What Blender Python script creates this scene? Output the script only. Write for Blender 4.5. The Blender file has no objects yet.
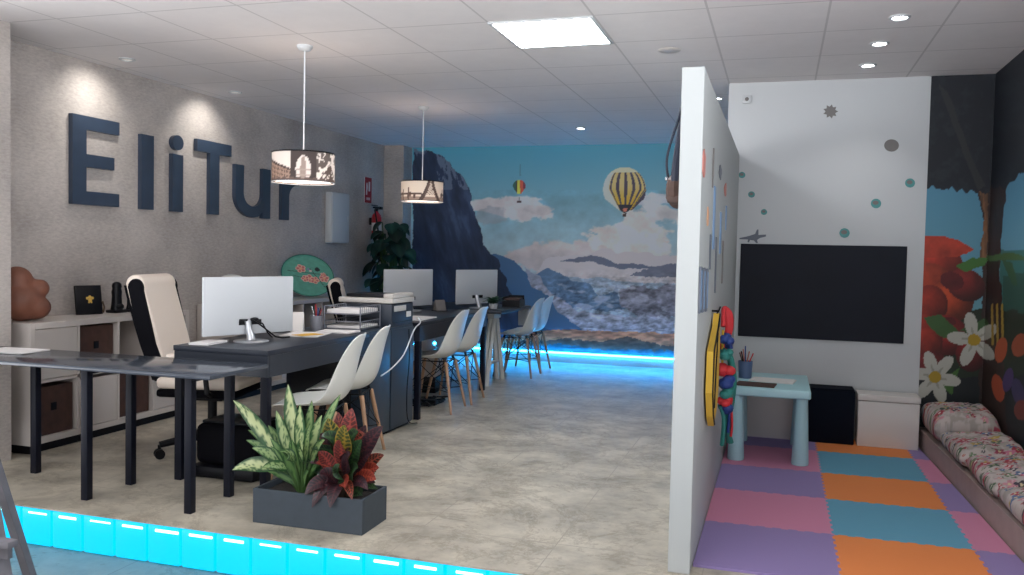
import bpy, bmesh, math, random
import numpy as np
from mathutils import Vector, Matrix
random.seed(7); PI = math.pi
COL = bpy.context.scene.collection

# ------------------------------------------------------------------ camera calibration
FP = 861.0; CX, CY = 512.0, 287.5; H = 1.3
def _n(v): return v / np.linalg.norm(v)
_Y = _n(np.array([780 - CX, 258 - CY, FP])); _X = -_n(np.array([-2267 - CX, 193 - CY, FP]))
_X = _n(_X - _Y * _X.dot(_Y)); _Z = np.cross(_X, _Y)
if _Z[1] > 0: _Z = -_Z
R = np.array([_X, _Y, _Z])
def ray(px, py): return R @ np.array([px - CX, py - CY, FP])
def atz(px, py, z=0): r = ray(px, py); t = (z - H) / r[2]; return Vector((r[0]*t, r[1]*t, z))
def aty(px, py, y): r = ray(px, py); t = y / r[1]; return Vector((r[0]*t, y, r[2]*t + H))
def atx(px, py, x): r = ray(px, py); t = x / r[0]; return Vector((x, r[1]*t, r[2]*t + H))
def project(x, y, z):
    v = np.stack([x, y, z - H], -1) @ R
    return v[..., 0] / v[..., 2] * FP + CX, v[..., 1] / v[..., 2] * FP + CY

# ------------------------------------------------------------------ materials
def lin(c):
    c = np.asarray(c, float) / 255.0
    return np.where(c <= 0.04045, c / 12.92, ((c + 0.055) / 1.055) ** 2.4)
def mat(name, rgb, rough=0.5, metal=0.0, emit=None, strength=0.0, noise=None, bump=None, alpha=1.0, trans=0.0, coat=0.0):
    m = bpy.data.materials.new(name); m.use_nodes = True; nt = m.node_tree; b = nt.nodes['Principled BSDF']
    c = (*lin(rgb), 1)
    b.inputs['Base Color'].default_value = c; b.inputs['Roughness'].default_value = rough; b.inputs['Metallic'].default_value = metal
    if trans: b.inputs['Transmission Weight'].default_value = trans
    if coat: b.inputs['Coat Weight'].default_value = coat; b.inputs['Coat Roughness'].default_value = 0.1
    if emit is not None:
        b.inputs['Emission Color'].default_value = (*lin(emit), 1); b.inputs['Emission Strength'].default_value = strength
    tc = None
    if noise or bump: tc = nt.nodes.new('ShaderNodeTexCoord')
    if noise:
        sc, amt = noise[0], noise[1]
        t = nt.nodes.new('ShaderNodeTexNoise'); t.inputs['Scale'].default_value = sc; t.inputs['Detail'].default_value = 5
        nt.links.new(tc.outputs['Object'], t.inputs['Vector'])
        r = nt.nodes.new('ShaderNodeValToRGB'); r.color_ramp.elements[0].position = 0.3; r.color_ramp.elements[1].position = 0.7
        r.color_ramp.elements[0].color = (*(np.array(c[:3]) * (1 - amt)), 1); r.color_ramp.elements[1].color = (*np.minimum(1, np.array(c[:3]) * (1 + amt)), 1)
        nt.links.new(t.outputs['Fac'], r.inputs['Fac']); nt.links.new(r.outputs['Color'], b.inputs['Base Color'])
    if bump:
        t2 = nt.nodes.new('ShaderNodeTexNoise'); t2.inputs['Scale'].default_value = bump[0]; t2.inputs['Detail'].default_value = 4
        nt.links.new(tc.outputs['Object'], t2.inputs['Vector'])
        bp = nt.nodes.new('ShaderNodeBump'); bp.inputs['Strength'].default_value = bump[1]; bp.inputs['Distance'].default_value = 0.01
        nt.links.new(t2.outputs['Fac'], bp.inputs['Height']); nt.links.new(bp.outputs['Normal'], b.inputs['Normal'])
    return m
def mat_attr(name, rough=0.6, trans=0.0, emit=0.0):
    m = bpy.data.materials.new(name); m.use_nodes = True; nt = m.node_tree; b = nt.nodes['Principled BSDF']
    a = nt.nodes.new('ShaderNodeAttribute'); a.attribute_name = 'Col'
    nt.links.new(a.outputs['Color'], b.inputs['Base Color']); b.inputs['Roughness'].default_value = rough
    if trans:
        tr = nt.nodes.new('ShaderNodeBsdfTranslucent'); nt.links.new(a.outputs['Color'], tr.inputs['Color'])
        mx = nt.nodes.new('ShaderNodeMixShader'); mx.inputs['Fac'].default_value = trans
        nt.links.new(b.outputs['BSDF'], mx.inputs[1]); nt.links.new(tr.outputs['BSDF'], mx.inputs[2])
        nt.links.new(mx.outputs['Shader'], nt.nodes['Material Output'].inputs['Surface'])
    return m

M = {}
M['white'] = mat('white_paint', (192, 195, 197), 0.55)
M['shell'] = mat('white_plastic', (222, 222, 216), 0.35)
M['lam'] = mat('white_laminate', (196, 188, 182), 0.4)
M['black'] = mat('black_plastic', (11, 12, 18), 0.4)
M['blackmetal'] = mat('dark_blue_black_metal', (13, 16, 30), 0.5)
M['desk'] = mat('anthracite_laminate', (38, 43, 53), 0.34, noise=(14, 0.06))
M['pedestal'] = mat('slate_blue_cabinet', (50, 62, 76), 0.35)
M['glass_top'] = mat('dark_polished_top', (66, 72, 82), 0.14)
M['partition'] = mat('partition_paint', (174, 178, 178), 0.6)
M['letter'] = mat('slate_letter', (52, 64, 82), 0.35, noise=(9, 0.08))
M['wood'] = mat('beech_wood', (176, 138, 108), 0.45, noise=(18, 0.12))
M['steel'] = mat('brushed_steel', (190, 192, 196), 0.3, 0.8)
M['alu'] = mat('silver_back', (200, 203, 206), 0.42, 0.15)
M['darkglass'] = mat('screen_glass', (8, 9, 12), 0.1)
M['brownbox'] = mat('dark_brown_wood', (74, 50, 42), 0.6, noise=(20, 0.2))
M['creme'] = mat('cream_leather', (232, 218, 204), 0.45)
M['bfab'] = mat('black_fabric', (8, 8, 14), 0.75)
M['grey_planter'] = mat('slate_planter', (58, 67, 76), 0.6, noise=(25, 0.06))
M['soil'] = mat('dark_soil', (32, 26, 22), 0.95, noise=(60, 0.5), bump=(80, 0.8))
M['stem'] = mat('green_stem', (60, 88, 44), 0.5)
M['brownstem'] = mat('brown_stem', (74, 58, 44), 0.7)
M['attr'] = mat_attr('printed_surface', 0.6)
M['leaf'] = mat_attr('leaf_surface', 0.4, 0.25)
M['shade'] = mat_attr('printed_lamp_shade', 0.7, 0.16)
M['fabric'] = mat_attr('printed_fabric', 0.85)
M['lamp_in'] = mat('lamp_diffuser', (255, 250, 245), 0.5, emit=(255, 232, 214), strength=3.0)
M['panel'] = mat('lit_panel', (255, 255, 255), 0.5, emit=(246, 249, 255), strength=26.0)
M['bulb'] = mat('lit_downlight', (255, 255, 255), 0.5, emit=(245, 250, 255), strength=30.0)
M['bulbfar'] = mat('lit_washer', (150, 150, 150), 0.5, emit=(255, 246, 235), strength=.35)
M['led'] = mat('cyan_led', (120, 255, 255), 0.5, emit=(42, 166, 255), strength=31.0)
M['block'] = mat('cyan_lit_glass_block', (8, 110, 140), 0.25, emit=(0, 188, 238), strength=1.1)
M['glint'] = mat('led_glint', (255, 255, 255), 0.4, emit=(150, 245, 255), strength=2.6)
M['red'] = mat('red_enamel', (170, 30, 40), 0.35)
M['paper'] = mat('white_paper', (225, 222, 220), 0.7)
M['yellowpaper'] = mat('yellow_card', (205, 160, 60), 0.7)
M['orange'] = mat('orange_foam', (228, 134, 72), 0.8, bump=(160, 0.15))
M['blue'] = mat('blue_foam', (96, 158, 184), 0.8, bump=(160, 0.15))
M['pink'] = mat('pink_foam', (202, 130, 160), 0.8, bump=(160, 0.15))
M['purple'] = mat('purple_foam', (144, 126, 176), 0.8, bump=(160, 0.15))
M['turq'] = mat('turquoise_plastic', (172, 214, 222), 0.4)
M['board'] = mat('chalkboard_black', (15, 20, 33), 0.65, noise=(3, 0.15))
M['yellow'] = mat('yellow_cloth', (214, 172, 60), 0.75)
M['ribred'] = mat('red_ribbon', (206, 50, 56), 0.6)
M['ribblue'] = mat('blue_ribbon', (34, 62, 130), 0.6)
M['ribgreen'] = mat('green_ribbon', (46, 130, 122), 0.6)
M['strap'] = mat('dark_strap', (40, 46, 62), 0.6)
M['leather'] = mat('brown_leather', (84, 64, 56), 0.6, noise=(20, 0.2))
M['clay'] = mat('brown_clay', (118, 72, 54), 0.55, noise=(10, 0.2))
M['gold'] = mat('gold', (220, 180, 90), 0.35, 0.6)
M['greywood'] = mat('grey_wood', (104, 102, 108), 0.6, noise=(16, 0.12))
M['cable_w'] = mat('white_cable', (215, 218, 220), 0.5)
M['printer_top'] = mat('light_grey_plastic', (190, 186, 180), 0.45)
M['printer'] = mat('dark_slate_plastic', (42, 50, 62), 0.4)
M['mesh'] = mat('grey_wire', (120, 122, 130), 0.4, 0.5)
M['pencup'] = mat('blue_grey_plastic', (84, 104, 140), 0.4)
M['whitebox'] = mat('white_card_box', (212, 208, 204), 0.6)
M['blackbox'] = mat('black_fabric_box', (14, 20, 32), 0.8)
M['bench'] = mat('grey_beige_bench', (166, 148, 142), 0.6, noise=(12, 0.06))
M['teal'] = mat('teal_sticker', (70, 140, 140), 0.5)
M['greysticker'] = mat('grey_sticker', (110, 106, 104), 0.5)
M['bluest'] = mat('blue_sticker', (120, 150, 186), 0.5)
M['darkst'] = mat('dark_sticker', (92, 98, 110), 0.5)
M['redst'] = mat('red_sticker', (190, 116, 104), 0.5)
M['orangest'] = mat('orange_sticker', (214, 164, 126), 0.5)
M['skirt'] = mat('baseboard_grey', (170, 170, 170), 0.6)

def wall_material():
    m = bpy.data.materials.new('linen_wallpaper'); m.use_nodes = True; nt = m.node_tree; b = nt.nodes['Principled BSDF']; N = nt.nodes.new; L = nt.links.new
    tc = N('ShaderNodeTexCoord')
    n1 = N('ShaderNodeTexNoise'); n1.inputs['Scale'].default_value = 26; n1.inputs['Detail'].default_value = 8; n1.inputs['Roughness'].default_value = 0.7
    n2 = N('ShaderNodeTexNoise'); n2.inputs['Scale'].default_value = 2.2; n2.inputs['Detail'].default_value = 4
    mp = N('ShaderNodeMapping'); mp.inputs['Scale'].default_value = (1, 1, 3)
    L(tc.outputs['Object'], mp.inputs['Vector']); L(mp.outputs['Vector'], n1.inputs['Vector']); L(tc.outputs['Object'], n2.inputs['Vector'])
    ad = N('ShaderNodeMath'); ad.operation = 'ADD'; mu = N('ShaderNodeMath'); mu.operation = 'MULTIPLY'; mu.inputs[1].default_value = 0.5
    L(n1.outputs['Fac'], ad.inputs[0]); L(n2.outputs['Fac'], ad.inputs[1]); L(ad.outputs[0], mu.inputs[0])
    r = N('ShaderNodeValToRGB'); r.color_ramp.elements[0].position = 0.36; r.color_ramp.elements[1].position = 0.64
    r.color_ramp.elements[0].color = (*lin((156, 148, 143)), 1); r.color_ramp.elements[1].color = (*lin((196, 187, 180)), 1)
    L(mu.outputs[0], r.inputs['Fac']); L(r.outputs['Color'], b.inputs['Base Color']); b.inputs['Roughness'].default_value = 0.7
    bp = N('ShaderNodeBump'); bp.inputs['Strength'].default_value = 0.35; bp.inputs['Distance'].default_value = 0.004
    L(n1.outputs['Fac'], bp.inputs['Height']); L(bp.outputs['Normal'], b.inputs['Normal'])
    return m
def grid_material(name, base, line, ox, oy, sx, sy, w, rough, noise_amt=0.05, stone=False):
    m = bpy.data.materials.new(name); m.use_nodes = True; nt = m.node_tree; b = nt.nodes['Principled BSDF']; N = nt.nodes.new; L = nt.links.new
    tc = N('ShaderNodeTexCoord'); sep = N('ShaderNodeSeparateXYZ'); L(tc.outputs['Object'], sep.inputs['Vector'])
    def ma(op, a, v):
        n = N('ShaderNodeMath'); n.operation = op; L(a, n.inputs[0])
        if isinstance(v, (int, float)): n.inputs[1].default_value = v
        else: L(v, n.inputs[1])
        return n.outputs[0]
    def axis(o, off, s):
        f = ma('FRACT', ma('DIVIDE', ma('ADD', o, off), s), 0)
        d = ma('ABSOLUTE', ma('SUBTRACT', f, 0.5), 0)
        return ma('GREATER_THAN', d, 0.5 - w / s / 2)
    g = ma('MAXIMUM', axis(sep.outputs['X'], ox, sx), axis(sep.outputs['Y'], oy, sy))
    n1 = N('ShaderNodeTexNoise'); n1.inputs['Scale'].default_value = 3.0 if stone else 6; n1.inputs['Detail'].default_value = 9; n1.inputs['Roughness'].default_value = 0.68
    L(tc.outputs['Object'], n1.inputs['Vector'])
    r = N('ShaderNodeValToRGB'); c = np.array(lin(base))
    r.color_ramp.elements[0].position = 0.36 if stone else .3; r.color_ramp.elements[1].position = 0.64 if stone else .72
    r.color_ramp.elements[0].color = (*(c * (1 - noise_amt)), 1); r.color_ramp.elements[1].color = (*(c * (1 + noise_amt)), 1)
    L(n1.outputs['Fac'], r.inputs['Fac']); out = r.outputs['Color']
    if stone:
        n2 = N('ShaderNodeTexNoise'); n2.inputs['Scale'].default_value = 1.6; n2.inputs['Detail'].default_value = 10; n2.inputs['Roughness'].default_value = 0.75; n2.inputs['Distortion'].default_value = 0.4
        L(tc.outputs['Object'], n2.inputs['Vector'])
        r2 = N('ShaderNodeValToRGB'); e = r2.color_ramp.elements
        e[0].position = 0.47; e[0].color = (1, 1, 1, 1); e[1].position = 0.53; e[1].color = (1, 1, 1, 1)
        k = e.new(0.5); k.color = (0.58, 0.55, 0.50, 1)
        L(n2.outputs['Fac'], r2.inputs['Fac'])
        mm = N('ShaderNodeMix'); mm.data_type = 'RGBA'; mm.blend_type = 'MULTIPLY'; mm.inputs['Factor'].default_value = 0.6
        L(out, mm.inputs['A']); L(r2.outputs['Color'], mm.inputs['B']); out = mm.outputs['Result']
    mx = N('ShaderNodeMix'); mx.data_type = 'RGBA'; L(g, mx.inputs['Factor']); L(out, mx.inputs['A']); mx.inputs['B'].default_value = (*lin(line), 1)
    L(mx.outputs['Result'], b.inputs['Base Color']); b.inputs['Roughness'].default_value = rough
    bp = N('ShaderNodeBump'); bp.inputs['Strength'].default_value = 0.12; bp.inputs['Distance'].default_value = 0.004
    L(n1.outputs['Fac'], bp.inputs['Height']); L(bp.outputs['Normal'], b.inputs['Normal'])
    return m
for k_, sp_ in (('black', .25), ('bfab', .1), ('blackmetal', .25), ('blackbox', .1), ('board', .3), ('desk', .35)): M[k_].node_tree.nodes['Principled BSDF'].inputs['Specular IOR Level'].default_value = sp_
M['wall'] = wall_material()
M['ceil'] = grid_material('ceiling_tile', (226, 221, 220), (198, 193, 192), 0.4, -4.59 + 6.1, 0.6, 0.61, 0.012, 0.8, 0.03)
M['floor_low'] = grid_material('lower_floor', (128, 126, 120), (110, 108, 102), 1.562, 0.2, 0.65, 1.3, 0.006, 0.24, 0.2, True)
M['floor'] = grid_material('stone_floor', (178, 170, 154), (158, 150, 136), 1.562, 0.2, 0.65, 1.3, 0.005, 0.36, 0.30, True)

# ------------------------------------------------------------------ mesh builder
class MB:
    def __init__(s): s.v = []; s.f = []; s.c = []
    def add(s, vs, fs, M4=None, cols=None):
        o = len(s.v)
        for p in vs: s.v.append(tuple(M4 @ Vector(p)) if M4 else tuple(p))
        s.c += list(cols) if cols is not None else [(1, 1, 1)] * len(vs)
        for f in fs: s.f.append([i + o for i in f])
        return s
    def box(s, x0, x1, y0, y1, z0, z1, b=0.0, M4=None, seg=2):
        if b <= 0:
            vs = [(x, y, z) for z in (z0, z1) for y in (y0, y1) for x in (x0, x1)]
            return s.add(vs, [(0, 2, 3, 1), (4, 5, 7, 6), (0, 1, 5, 4), (2, 6, 7, 3), (0, 4, 6, 2), (1, 3, 7, 5)], M4)
        bm = bmesh.new(); bmesh.ops.create_cube(bm, size=1)
        for v in bm.verts: v.co = Vector(((x0 + x1) / 2 + v.co.x * (x1 - x0), (y0 + y1) / 2 + v.co.y * (y1 - y0), (z0 + z1) / 2 + v.co.z * (z1 - z0)))
        bmesh.ops.bevel(bm, geom=bm.edges[:], offset=b, segments=seg, affect='EDGES', profile=0.5)
        bm.verts.index_update(); s.add([v.co[:] for v in bm.verts], [[v.index for v in f.verts] for f in bm.faces], M4); bm.free(); return s
    def tube(s, pts, r, n=8, cap=True, flat=1.0):
        pts = [Vector(p) for p in pts]; k = len(pts); rs = r if isinstance(r, (list, tuple)) else [r] * k
        t0 = (pts[1] - pts[0]).normalized(); up = Vector((0, 0, 1)) if abs(t0.z) < 0.9 else Vector((1, 0, 0))
        nrm = t0.cross(up).normalized(); vs = []; fs = []
        for i, p in enumerate(pts):
            t = (pts[min(i + 1, k - 1)] - pts[max(i - 1, 0)]).normalized()
            nrm = (nrm - t * nrm.dot(t)).normalized(); bn = t.cross(nrm)
            for j in range(n):
                a = 2 * PI * j / n; vs.append(p + (nrm * math.cos(a) + bn * math.sin(a) * flat) * rs[i])
        for i in range(k - 1):
            for j in range(n): fs.append((i * n + j, i * n + (j + 1) % n, (i + 1) * n + (j + 1) % n, (i + 1) * n + j))
        if cap: fs += [tuple(range(n - 1, -1, -1)), tuple((k - 1) * n + j for j in range(n))]
        return s.add(vs, fs)
    def cyl(s, p0, p1, r0, r1=None, n=20): return s.tube([p0, p1], [r0, r0 if r1 is None else r1], n)
    def lathe(s, prof, n=32, M4=None):
        vs = []; fs = []; k = len(prof)
        for r, z in prof:
            for j in range(n): a = 2 * PI * j / n; vs.append((r * math.cos(a), r * math.sin(a), z))
        for i in range(k - 1):
            for j in range(n): fs.append((i * n + j, i * n + (j + 1) % n, (i + 1) * n + (j + 1) % n, (i + 1) * n + j))
        if prof[0][0] > 1e-5: fs.append(tuple(range(n - 1, -1, -1)))
        if prof[-1][0] > 1e-5: fs.append(tuple((k - 1) * n + j for j in range(n)))
        return s.add(vs, fs, M4)
    def prism(s, poly, d0, d1, M4=None):            # polygon in local XY, extruded along Z
        n = len(poly); vs = [(x, y, d0) for x, y in poly] + [(x, y, d1) for x, y in poly]
        fs = [tuple(range(n - 1, -1, -1)), tuple(range(n, 2 * n))] + [(i, (i + 1) % n, n + (i + 1) % n, n + i) for i in range(n)]
        return s.add(vs, fs, M4)
    def ell(s, c, rx, ry, rz, n=16, m=10, M4=None):
        pr = [(math.sin(PI * i / m), -math.cos(PI * i / m)) for i in range(m + 1)]
        T = Matrix.Translation(c) @ Matrix.Diagonal((rx, ry, rz, 1)); return s.lathe(pr, n, (M4 @ T) if M4 else T)
    def grid(s, fn, nu, nv, M4=None, cfn=None):
        vs = []; cs = []
        for i in range(nu + 1):
            for j in range(nv + 1):
                vs.append(fn(i / nu, j / nv))
                if cfn: cs.append(cfn(i / nu, j / nv))
        fs = [(i * (nv + 1) + j, (i + 1) * (nv + 1) + j, (i + 1) * (nv + 1) + j + 1, i * (nv + 1) + j + 1) for i in range(nu) for j in range(nv)]
        return s.add(vs, fs, M4, cs if cfn else None)
    def build(s, name, material, parent=None, smooth=40, loc=(0, 0, 0), rot=(0, 0, 0), color=False, merge=True, recalc=True):
        me = bpy.data.meshes.new(name); me.from_pydata(s.v, [], s.f)
        if color:
            a = me.color_attributes.new('Col', 'FLOAT_COLOR', 'POINT')
            d = np.ones((len(s.v), 4), np.float32); d[:, :3] = np.array(s.c, np.float32); a.data.foreach_set('color', d.ravel())
        if merge or recalc:
            bm = bmesh.new(); bm.from_mesh(me)
            if merge: bmesh.ops.remove_doubles(bm, verts=bm.verts[:], dist=1e-5)
            if recalc: bmesh.ops.recalc_face_normals(bm, faces=bm.faces[:])
            bm.to_mesh(me); bm.free()
        if smooth:
            me.polygons.foreach_set('use_smooth', [True] * len(me.polygons)); me.set_sharp_from_angle(angle=math.radians(smooth))
        me.materials.append(material); o = bpy.data.objects.new(name, me); COL.objects.link(o)
        o.location = loc; o.rotation_euler = rot
        if parent: o.parent = parent
        return o
def tag(o, label, cat, group=None, kind=None):
    o['label'] = label; o['category'] = cat
    if group: o['group'] = group
    if kind: o['kind'] = kind
    return o
def thing(name, label, cat, loc=(0, 0, 0), rz=0, group=None):
    o = bpy.data.objects.new(name, None); COL.objects.link(o); o.location = loc; o.rotation_euler = (0, 0, rz); o.empty_display_size = 0.1
    return tag(o, label, cat, group)
def struct(name, mb, m, label=None, **k):
    o = mb.build(name, m, **k); o['kind'] = 'structure'
    if label: o['label'] = label
    return o
def copy_tree(o, parent=None):
    c = o.copy(); COL.objects.link(c)
    if parent: c.parent = parent
    for ch in list(o.children): copy_tree(ch, c)
    return c
def place(o, loc, rz, label):
    o.location = loc; o.rotation_euler = (0, 0, rz); o['label'] = label; return o
def RZ(a): return Matrix.Rotation(a, 4, 'Z')
def TR(*p): return Matrix.Translation(p)

# ------------------------------------------------------------------ painting helpers (prints on flat things)
_rs = np.random.RandomState(3); _tab = _rs.rand(512, 512)
def vnoise(x, y):
    xi = np.floor(x).astype(int); yi = np.floor(y).astype(int); fx = x - xi; fy = y - yi
    fx = fx * fx * (3 - 2 * fx); fy = fy * fy * (3 - 2 * fy); g = lambda a, b: _tab[a % 512, b % 512]
    return (g(xi, yi) * (1 - fx) + g(xi + 1, yi) * fx) * (1 - fy) + (g(xi, yi + 1) * (1 - fx) + g(xi + 1, yi + 1) * fx) * fy
def fbm(x, y, o=5, seed=0):
    x = np.asarray(x, float) + seed * 37.3; y = np.asarray(y, float) + seed * 91.7; t = 0; a = 0.5; tot = 0
    for i in range(o): t = t + a * vnoise(x, y); tot += a; x = x * 2.03 + 11.1; y = y * 2.03 + 5.7; a *= 0.55
    return t / tot
def inside(poly, x, y):
    r = np.zeros(np.shape(x), bool); n = len(poly)
    for i in range(n):
        x0, y0 = poly[i]; x1, y1 = poly[(i + 1) % n]
        if y0 == y1: continue
        c = ((y0 > y) != (y1 > y)) & (x < (x1 - x0) * (y - y0) / (y1 - y0) + x0); r ^= c
    return r
def sstep(a, b, x): t = np.clip((x - a) / (b - a), 0, 1); return t * t * (3 - 2 * t)
class Canvas:
    def __init__(s, x, y): s.x, s.y = x, y; s.c = np.zeros(x.shape + (3,))
    def put(s, m, col): m = np.asarray(m, float)[..., None]; s.c = s.c * (1 - m) + np.asarray(col, float) * m
    def poly(s, p, col, jit=0, sc=0.1, seed=1):
        x, y = s.x, s.y
        if jit: x = x + (fbm(x * sc, y * sc, 4, seed) - 0.5) * jit; y = y + (fbm(x * sc, y * sc, 4, seed + 7) - 0.5) * jit
        m = inside(p, x, y); s.put(m, col); return m
    def ell(s, cx, cy, rx, ry, col, rot=0, soft=0):
        dx, dy = s.x - cx, s.y - cy; c, n = math.cos(rot), math.sin(rot)
        d = np.hypot((dx * c + dy * n) / rx, (-dx * n + dy * c) / ry)
        m = (1 - sstep(1 - soft, 1, d)) if soft else d < 1
        s.put(m, col); return m
def painted_plane(name, P, nu, nv, rgb_fn, parent=None, gain=1.0, thick=None):
    """P(u,v)->xyz arrays (0..1); rgb_fn(px,py)->0-255 print colours."""
    u, v = np.meshgrid(np.linspace(0, 1, nu + 1), np.linspace(0, 1, nv + 1), indexing='ij')
    x, y, z = P(u, v); px, py = project(x, y, z)
    c = np.clip(lin(np.clip(rgb_fn(px, py), 0, 255)) * gain, 0.002, 0.9)
    mb = MB(); mb.v = list(map(tuple, np.stack([x, y, z], -1).reshape(-1, 3))); mb.c = c.reshape(-1, 3)
    idx = np.arange((nu + 1) * (nv + 1)).reshape(nu + 1, nv + 1)
    mb.f = np.stack([idx[:-1, :-1], idx[1:, :-1], idx[1:, 1:], idx[:-1, 1:]], -1).reshape(-1, 4).tolist()
    if thick is not None:                              # solid sheet: rim walls and a back face
        rim = [*idx[:, 0], *idx[-1, 1:], *idx[-2::-1, -1], *idx[0, -2:0:-1]]; o = len(mb.v)
        mb.v += [tuple(np.array(mb.v[i]) + thick) for i in rim]; mb.c = np.vstack([mb.c, mb.c[rim]]); n = len(rim)
        mb.f += [[rim[i], rim[(i + 1) % n], o + (i + 1) % n, o + i] for i in range(n)] + [list(range(o, o + n))]
    return mb.build(name, M['attr'], parent, smooth=0, color=True, merge=False)

# ================================================================== THE SETTING
XL, XR, YB, YP, ZC, YS, ZF = -4.70, 1.36, 9.97, 6.60, 2.58, 3.31, -0.20
struct('floor', MB().box(XL, XR, YS, YB, -0.008, 0).box(XL, XR, YS + 0.09, YB, ZF - 0.02, -0.0081), M['floor'], 'beige stone floor of the raised office', smooth=0)
struct('floor_front', MB().box(XL - 1, XR + 1, -2, YS + 0.09, ZF - 0.1, ZF), M['floor_low'], 'lower floor in front of the step', smooth=0)
struct('ceiling', MB().box(XL - 0.1, XR + 0.1, -2, YB + 0.1, ZC, ZC + 0.08), M['ceil'], smooth=0)
struct('wall_left', MB().box(XL - 0.1, XL, 3.2, YB + 0.1, ZF, ZC), M['wall'], smooth=0)
struct('wall_back', MB().box(XL, XR, YB, YB + 0.1, ZF, ZC), M['white'], smooth=0)
struct('wall_right', MB().box(XR, XR + 0.1, 3.2, YB + 0.1, ZF, ZC), M['white'], smooth=0)
struct('wall_play', MB().box(-0.40, XR, YP, YP + 0.1, 0, ZC), M['white'], 'white wall of the play corner', smooth=0)
struct('wall_partition', MB().box(-0.40, -0.31, 3.53, YP, 0, 2.057, 0.004), M['partition'], 'white free-standing partition wall', smooth=0)
# unseen walls left out around the lower floor for extra light; slim mullions instead
for k, (mx, my) in enumerate([(XL - .05, -1.95), (-1.67, -1.95), (XR + .05, -1.95), (XL - .05, .6), (XR + .05, .6)]): struct('trim_%d' % (k + 1), MB().box(mx - .03, mx + .03, my - .03, my + .03, ZF, ZC, .004), M['alu'], smooth=0)
struct('pillar_left', MB().box(XL, -4.345, 3.42, 3.99, ZF, ZC, 0.004), M['wall'], smooth=0)
struct('pillar_back', MB().box(XL, -4.44, 9.72, YB, 0, ZC, 0.004), M['wall'], smooth=0)
struct('baseboard_back', MB().box(-4.44, -0.4, YB - 0.022, YB - 0.012, 0, 0.095, 0.002), M['skirt'], smooth=0)
struct('baseboard_play', MB().box(-0.305, 0.96, YP - 0.012, YP, 0, 0.07, 0.002), M['white'], smooth=0)

# lit glass-block riser of the step
st = thing('glass_block_riser', 'row of cyan lit glass blocks along the front edge of the raised floor', 'glass block step', (0, YS, ZF))
x = XL + 0.02
while x < XR - 0.19:
    MB().box(x + 0.004, x + 0.184, 0.004, 0.088, 0.005, 0.190, 0.012).build('glass_block', M['block'], st)
    w = 0.1 + 0.03 * random.random()
    MB().box(x + 0.05, x + 0.05 + w, -0.001, 0.006, 0.158 + 0.006 * random.random(), 0.172, 0.003).build('led_glint', M['glint'], st)  # glowing bar drawn as the LED glint seen through each block
    x += 0.188
MB().box(XL, XR, 0.03, 0.08, 0, 0.004).build('mortar_base', M['skirt'], st)

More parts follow.
